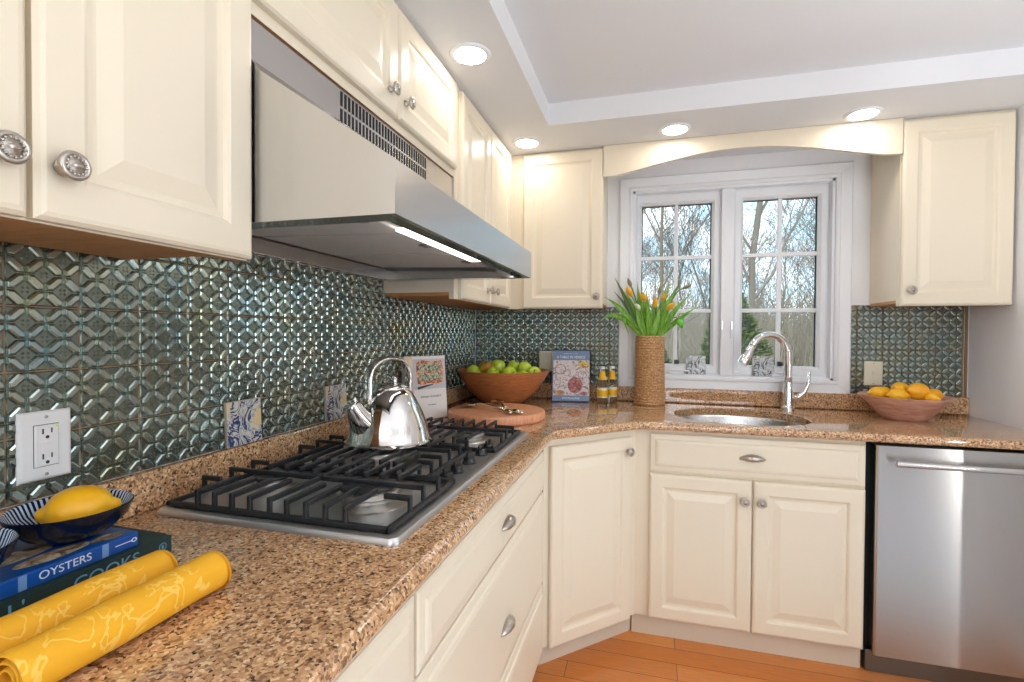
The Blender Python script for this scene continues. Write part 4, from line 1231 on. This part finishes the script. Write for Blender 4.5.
tulip('yellow tulip at right, lowest of the yellow blooms', (1.074, -.177, 1.398), PY, .050, .0140, (.025, -.03), None,
      [((1.210, -.155, 1.407), (1.13, -.16, 1.36), .014, (.045, -.02), LF), ((1.120, -.125, 1.510), (1.06, -.13, 1.42), .017, (.03, -.01), LF)])
tulip('white tulip bud at the left front of the bouquet', (.940, -.177, 1.398), PW, .036, .0120, (-.015, -.035), None,
      [((.888, -.195, 1.275), (.83, -.185, 1.42), .012, (-.05, -.02), LF), ((.925, -.18, 1.42), (.93, -.17, 1.34), .014, (-.02, -.035), LF)])
tulip('faded brownish tulip standing tallest at the left', (.893, -.065, 1.528), PDr, .044, .0105, (-.02, .02), None,
      [((.862, -.045, 1.500), (.91, -.06, 1.42), .015, (-.025, .02), LF)])
tulip('faded brownish tulip drooping sideways at upper right', (1.150, -.115, 1.506), PDr, .044, .0095, (.035, .0), (1.09, -.115, 1.49),
      [((1.180, -.145, 1.466), (1.10, -.14, 1.40), .014, (.04, -.01), LF), ((1.194, -.045, 1.485), (1.10, -.06, 1.40), .010, (.035, .02), LD)])
tulip('green tulip bud hanging down at the right side', (1.128, -.187, 1.342), PG, .040, .0150, (.03, -.03), (1.11, -.18, 1.40),
      [((1.10, -.17, 1.44), (1.06, -.16, 1.38), .018, (.03, -.03), LF), ((1.04, -.17, 1.40), (1.02, -.17, 1.34), .015, (.015, -.035), LF)])
tulip('slender greenish tulip rising at the back centre', (1.036, -.060, 1.490), PDr, .038, .0080, (.01, .03), None,
      [((1.065, -.05, 1.50), (1.05, -.05, 1.40), .014, (.02, .03), LF), ((.955, -.05, 1.47), (.96, -.06, 1.38), .015, (-.01, .03), LF)])

# ------------------------------------------------------------------ fruit bowl at right
t = thing('fruit_bowl', 'flared pinkish wooden bowl of yellow fruit near the right wall', 'bowl', (2.060, -.232, CT))
b = MB(); b.lathe([(.0001, 0), (.078, 0), (.083, .004), (.100, .022), (.128, .058), (.168, .096), (.1695, .099), (.166, .1005), (.122, .064), (.094, .032), (.07, .014), (.0001, .010)], 56); b.build('bowl_body', M['fruit_bowl'], t, 50)
Zf = 1.026
LG = 'yellow fruit in the right bowl'
fruit('lemon', LEM, 'small lemon at the far left of the fruit bowl', 'lemon', (1.946, -.262, Zf), (R(80), 0, R(65)), LG, .84)
fruit('lemon', LEM, 'low lemon second from left in the fruit bowl', 'lemon', (1.994, -.200, Zf-.007), (R(85), 0, R(-70)), LG, .9)
fruit('lemon', LEM, 'large pale lemon left of centre on top of the fruit bowl', 'lemon', (2.050, -.220, Zf+.010), (R(70), 0, R(-50)), LG, 1.08)
fruit('lemon', ORA, 'largest deep yellow fruit on top of the fruit bowl', 'lemon', (2.086, -.285, Zf+.012), (R(82), 0, R(-68)), LG, 1.08)
fruit('lemon', LEM, 'lemon at the front left, sunk behind the bowl rim', 'lemon', (2.008, -.300, Zf-.006), (R(90), 0, R(80)), LG, .95)
fruit('lemon', LEM, 'small lemon at the front right behind the bowl rim', 'lemon', (2.118, -.325, Zf-.010), (R(90), 0, R(40)), LG, .7)
fruit('lemon', ORA, 'orange tinted fruit at the far right of the bowl', 'lemon', (2.160, -.245, Zf-.005), (R(90), 0, R(80)), LG, .8)

# ------------------------------------------------------------------ recessed lights
LL = [(.410, -1.211, 'recessed ceiling light above the range hood'), (.413, -.435, 'recessed ceiling light in the corner above the cabinets'),
      (1.089, -.421, 'recessed ceiling light above the left half of the window'), (1.829, -.388, 'recessed ceiling light above the right half of the window')]
def downlight(x, y, z, label):
    t = thing('recessed_light', label, 'ceiling light', (x, y, z), 0, 'recessed ceiling lights')
    b = MB(); b.lathe([(.052, -.006), (.056, -.007), (.066, -.005), (.069, -.0004), (.052, -.0004)], 36); b.build('trim_ring', M['trim'], t, 50)
    b = MB(); b.lathe([(.0001, -.0055), (.053, -.0055)], 36); b.build('diffuser', M['lamp'], t, recalc=False)
for x, y, l in LL: downlight(x, y, SZ, l)
for i, (x, y) in enumerate(((2.0, -2.7), (1.9, -4.2), (3.3, -2.8))):  # unseen fill panels added to brighten the room from above
    t = thing('added_fill_panel', ['added square fill light on the ceiling nearest the sink', 'added square fill light on the ceiling behind the camera', 'added square fill light on the ceiling at the far side of the room'][i], 'ceiling light', (x, y, 2.285))
    b = MB(); b.loft([[(-a, -a, z), (a, -a, z), (a, a, z), (-a, a, z)] for a, z in ((.27, -.0004), (.27, -.03), (.25, -.03), (.25, -.02))], 0, True); b.build('light_frame', M['trim'], t)
    b = MB(); b.put([(-.25, -.25, -.022), (.25, -.25, -.022), (.25, .25, -.022), (-.25, .25, -.022)], [(3, 2, 1, 0)]); b.build('diffuser', M['fill_panel'], t, recalc=False)
t = thing('reflector', 'added large pale grey rug on the floor behind the camera', 'reflector', (2.2, -3.1, 0))  # unseen, added to bounce neutral light to ceiling and dishwasher
b = MB(); b.box((-1.2, -1.7, 0), (1.9, 1.98, .012), 0, .005); b.build('reflector_pile', M['reflector'], t)
b = MB(); b.box((-1.2, -1.76, .001), (1.9, -1.7, .006)); b.box((-1.2, 1.98, .001), (1.9, 2.03, .006)); b.build('fringe', M['reflector'], t)

# ------------------------------------------------------------------ outside
b = MB(); n = 24
GZ = -.7
vs = []; fs = []
for i in range(n+1):
    for j in range(n+1):
        x = -45+90*i/n; y = .3+75*j/n
        z = GZ+max(0, y-14)*.055+.15*math.sin(x*.4)*math.cos(y*.3)*min(1, y/10)
        vs.append((x, y, z))
for i in range(n):
    for j in range(n): fs.append((i*(n+1)+j, (i+1)*(n+1)+j, (i+1)*(n+1)+j+1, i*(n+1)+j+1))
b.put(vs, fs)
b.put([(-60, -60, GZ-.05), (60, -60, GZ-.05), (60, .3, GZ-.05), (-60, .3, GZ-.05)], [(0, 1, 2, 3)])
struct(b.build('ground', M['ground'], None, True), 'brown leaf covered ground outside the window', 'ground')
def gz(x, y): return GZ+max(0, y-14)*.055+.15*math.sin(x*.4)*math.cos(y*.3)*min(1, y/10)

def tree_proto(seed, H, m):
    q = random.Random(seed)
    tr = MB(); br = MB()
    def grow(p, d, L, r, depth, mb):
        n = 5; pts = [p.copy()]; rad = [r]
        for i in range(n):
            d = (d+Vector((q.gauss(0, .13), q.gauss(0, .13), q.gauss(.03, .07)))).normalized()
            pts.append(pts[-1]+d*L/n); rad.append(max(r*(1-.62*(i+1)/n), .006))
        mb.tube(pts, rad, 6 if depth == 0 else (4 if depth == 1 else 3), 0, False)
        if depth >= 4: return
        kids = (10, 7, 5, 3)[depth]
        for k in range(kids):
            u = q.uniform(.30 if depth == 0 else .2, 1.0); f = u*n; i = min(int(f), n-1)
            bp = pts[i].lerp(pts[i+1], f-i)
            az = q.uniform(0, 2*PI); el = q.uniform(.35, .95)
            base = (pts[i+1]-pts[i]).normalized(); o1 = base.orthogonal().normalized(); o2 = base.cross(o1)
            nd = (base*math.cos(el)+(o1*math.cos(az)+o2*math.sin(az))*math.sin(el)+Vector((0, 0, .18))).normalized()
            grow(bp, nd, L*q.uniform(.36, .62), max(rad[i]*.48, .006), depth+1, br)
    grow(Vector((0, 0, -.3)), Vector((q.uniform(-.1, .1), q.uniform(-.1, .1), 1)), H, H*.0088, 0, tr)
    t = thing('bare_tree', 'bare leafless tree in the woodland outside the window', 'tree', (0, 0, 0), 0, 'bare trees outside the window')
    tr.build('trunk', m, t, True, False); br.build('branches', m, t, False, False)
    return t
protos = [tree_proto(s, h, m) for s, h, m in ((5, 9.5, M['bark']), (17, 8.5, M['bark2']), (29, 11, M['bark']), (41, 8.0, M['bark2']))]
spots = []
q = random.Random(3)
near = [(-.3, 9.5), (1.35, 12.5), (3.45, 11.0), (6.3, 13.0)]
for y0, y1, cnt in ((14, 20, 6), (20, 30, 10), (30, 42, 14), (42, 62, 20)):
    for k in range(cnt):
        y = q.uniform(y0, y1); xa = .98-.10*(y+2.75)-1.2; xb = .98+.66*(y+2.75)*.98
        x = xa+(xb-xa)*((k+q.uniform(.1, .9))/cnt)
        near.append((x, y))
for i, (x, y) in enumerate(near):
    t = protos[i] if i < 4 else copy_tree(protos[i % 4])
    t.location = (x, y, gz(x, y)); t.rotation_euler = (0, 0, q.uniform(0, 6.28)); s = q.uniform(.8, 1.15) if i < 4 else q.uniform(.62, .88); t.scale = (s, s, s)

b = MB()
for k in range(9000):
    y = q.uniform(14, 46); xa = .98-.10*(y+2.75)-1.5; xb = .98+.66*(y+2.75)
    x = q.uniform(xa, xb); h = q.uniform(.6, 3.0) if y < 24 else q.uniform(1.2, 5.2); z = gz(x, y)
    a = Vector((x, y, z-.05)); l = Vector((q.gauss(0, .35)*h, q.gauss(0, .3)*h, h))
    c = a+l*.55+Vector((q.gauss(0, .1)*h, q.gauss(0, .1)*h, 0))
    b.tube([a, c, a+l], [.018, .013, .006], 3, 0, False)
tag(b.build('underbrush', M['brush'], None, False, False), 'dry brown brush filling the woodland outside', 'brush', kind='stuff')

def evergreen(label, x, y, H, Rr, seed):
    q = random.Random(seed)
    t = thing('evergreen', label, 'evergreen tree', (x, y, gz(x, y)))
    b = MB(); b.tube([(0, 0, -.1), (0, 0, H*.9)], [.07, .01], 7); b.build('trunk', M['bark2'], t, True)
    b = MB()
    for k in range(7500):
        u = q.random()**1.35; z = .05+u*H; rr = Rr*(1-u)**.8+.03; a = q.uniform(0, 2*PI); rad = rr*(q.uniform(.15, 1.0)**.45)*(1+.12*math.sin(a*3+z*5))
        p = Vector((rad*math.cos(a), rad*math.sin(a), z))
        d = Vector((math.cos(a)+q.gauss(0, .4), math.sin(a)+q.gauss(0, .4), q.uniform(-.1, .8))).normalized(); s = d.cross(Vector((q.gauss(0, 1), q.gauss(0, 1), q.gauss(0, 1)))).normalized(); nn = d.cross(s)
        l = q.uniform(.04, .10); w = .018
        b.put([p-s*w, p+s*w, p+d*l*.6+nn*.02, p+d*l], [(0, 1, 2), (0, 2, 3), (1, 3, 2), (0, 3, 1)])
    b.build('foliage', M['ever'], t, False, False)
evergreen('dark green evergreen shrub outside behind the middle of the window', 2.27, 5.6, 2.62, 1.0, 1)
evergreen('dark evergreen shrub outside behind the vase', 1.05, 7.6, 2.0, .75, 2)

# ------------------------------------------------------------------ world and daylight
w = bpy.data.worlds.new('sky'); SC.world = w; w.use_nodes = True
nt = w.node_tree; nt.nodes.clear()
tc = nt.nodes.new('ShaderNodeTexCoord'); mp = nt.nodes.new('ShaderNodeMapping'); mp.inputs['Scale'].default_value = (3, 3, 6)
no = nt.nodes.new('ShaderNodeTexNoise'); no.inputs['Scale'].default_value = 2.2; no.inputs['Detail'].default_value = 4
cr = nt.nodes.new('ShaderNodeValToRGB')
cr.color_ramp.elements[0].position = .40; cr.color_ramp.elements[0].color = (.46, .75, .95, 1)
cr.color_ramp.elements[1].position = .58; cr.color_ramp.elements[1].color = (.80, .92, 1.0, 1)
bg = nt.nodes.new('ShaderNodeBackground'); bg.inputs[1].default_value = 2.6
ou = nt.nodes.new('ShaderNodeOutputWorld')
nt.links.new(tc.outputs['Generated'], mp.inputs[0]); nt.links.new(mp.outputs[0], no.inputs['Vector']); nt.links.new(no.outputs['Fac'], cr.inputs[0])
nt.links.new(cr.outputs[0], bg.inputs[0]); nt.links.new(bg.outputs[0], ou.inputs[0])

def area(name, loc, rot, sx, sy, power, col):
    l = bpy.data.lights.new(name, 'AREA'); l.shape = 'RECTANGLE'; l.size = sx; l.size_y = sy; l.energy = power; l.color = col
    o = bpy.data.objects.new(name, l); COL.objects.link(o); o.location = loc; o.rotation_euler = rot
    return o
# fill lamps added as daylight outside the unseen room's windows
area('fill_far', (RX+.30, -3.25, 1.35), (0, R(90), 0), 1.6, 2.1, 55, (.88, .95, 1.0))
area('fill_rear', (1.9, RY-.30, 1.45), (R(90), 0, 0), 1.4, 1.3, 25, (.88, .95, 1.0))
area('fill_left', (-.35, -4.3, 1.53), (0, R(-90), 0), 1.15, 1.65, 105, (.90, .96, 1.0))  # added to brighten the right wall
area('daylight_slit', (4.70, RY-.20, 1.1), (R(90), 0, 0), .16, 2.1, 58, (1, .98, .95))

sun = bpy.data.lights.new('sun', 'SUN'); sun.energy = 3.2; sun.angle = R(6); sun.color = (1, .95, .88)
so = bpy.data.objects.new('sun', sun); COL.objects.link(so); so.rotation_euler = (R(52), 0, R(-16))

# unseen uplight in a bowl shade, added right of the camera to brighten the ceiling
LX, LY, LZ = 2.25, -2.35, 1.0
t = thing('added_uplight', 'added unseen uplight on a stand with an upward facing bowl shade', 'lamp', (LX, LY, .012))
b = MB(); b.lathe([(.0001, 0), (.13, 0), (.13, .012), (.02, .025), (.0001, .026)], 32); b.build('base', M['steel_dark'], t, 40)
b = MB(); b.tube([(0, 0, .02), (0, 0, LZ-.06)], .011, 12); b.build('pole', M['steel_dark'], t, 40)
b = MB(); b.lathe([(.012, LZ-.07), (.10, LZ-.045), (.17, LZ-.005), (.19, LZ+.04), (.187, LZ+.04), (.167, LZ-.002), (.098, LZ-.040), (.012, LZ-.062)], 40); b.build('bowl_shade', M['trim'], t, 60)
l = area('uplight_fill', (LX, LY, LZ+.012), (R(180), 0, 0), .24, .24, 24, (.97, .98, 1.0)); l.data.shape = 'DISK'

# ------------------------------------------------------------------ camera
cam = bpy.data.cameras.new('camera'); cam.sensor_width = 36; cam.lens = 493.2065/1024*36; cam.clip_start = .02; cam.clip_end = 300
co = bpy.data.objects.new('camera', cam); COL.objects.link(co)
rv = Vector((0.96403392, 0.26570942, 0.0060922)); uv = Vector((-0.00999471, 0.01333746, 0.9998611)); fv = Vector((-0.26559126, 0.9639609, -0.01551345))
m4 = Matrix((rv, uv, -fv)).transposed().to_4x4(); m4.translation = Vector((0.9820, -2.7485, 1.2737))
co.matrix_world = m4
SC.camera = co
SC.view_settings.view_transform = 'Standard'; SC.view_settings.look = 'None'; SC.view_settings.gamma = 1; SC.view_settings.use_curve_mapping = False
SC.view_settings.exposure = 0.14
SC.cycles.use_denoising = True
SC.cycles.max_bounces = 8; SC.cycles.diffuse_bounces = 5; SC.cycles.glossy_bounces = 4; SC.cycles.transparent_max_bounces = 12
SC.cycles.sample_clamp_indirect = 8
SC.cycles.caustics_reflective = False; SC.cycles.caustics_refractive = False
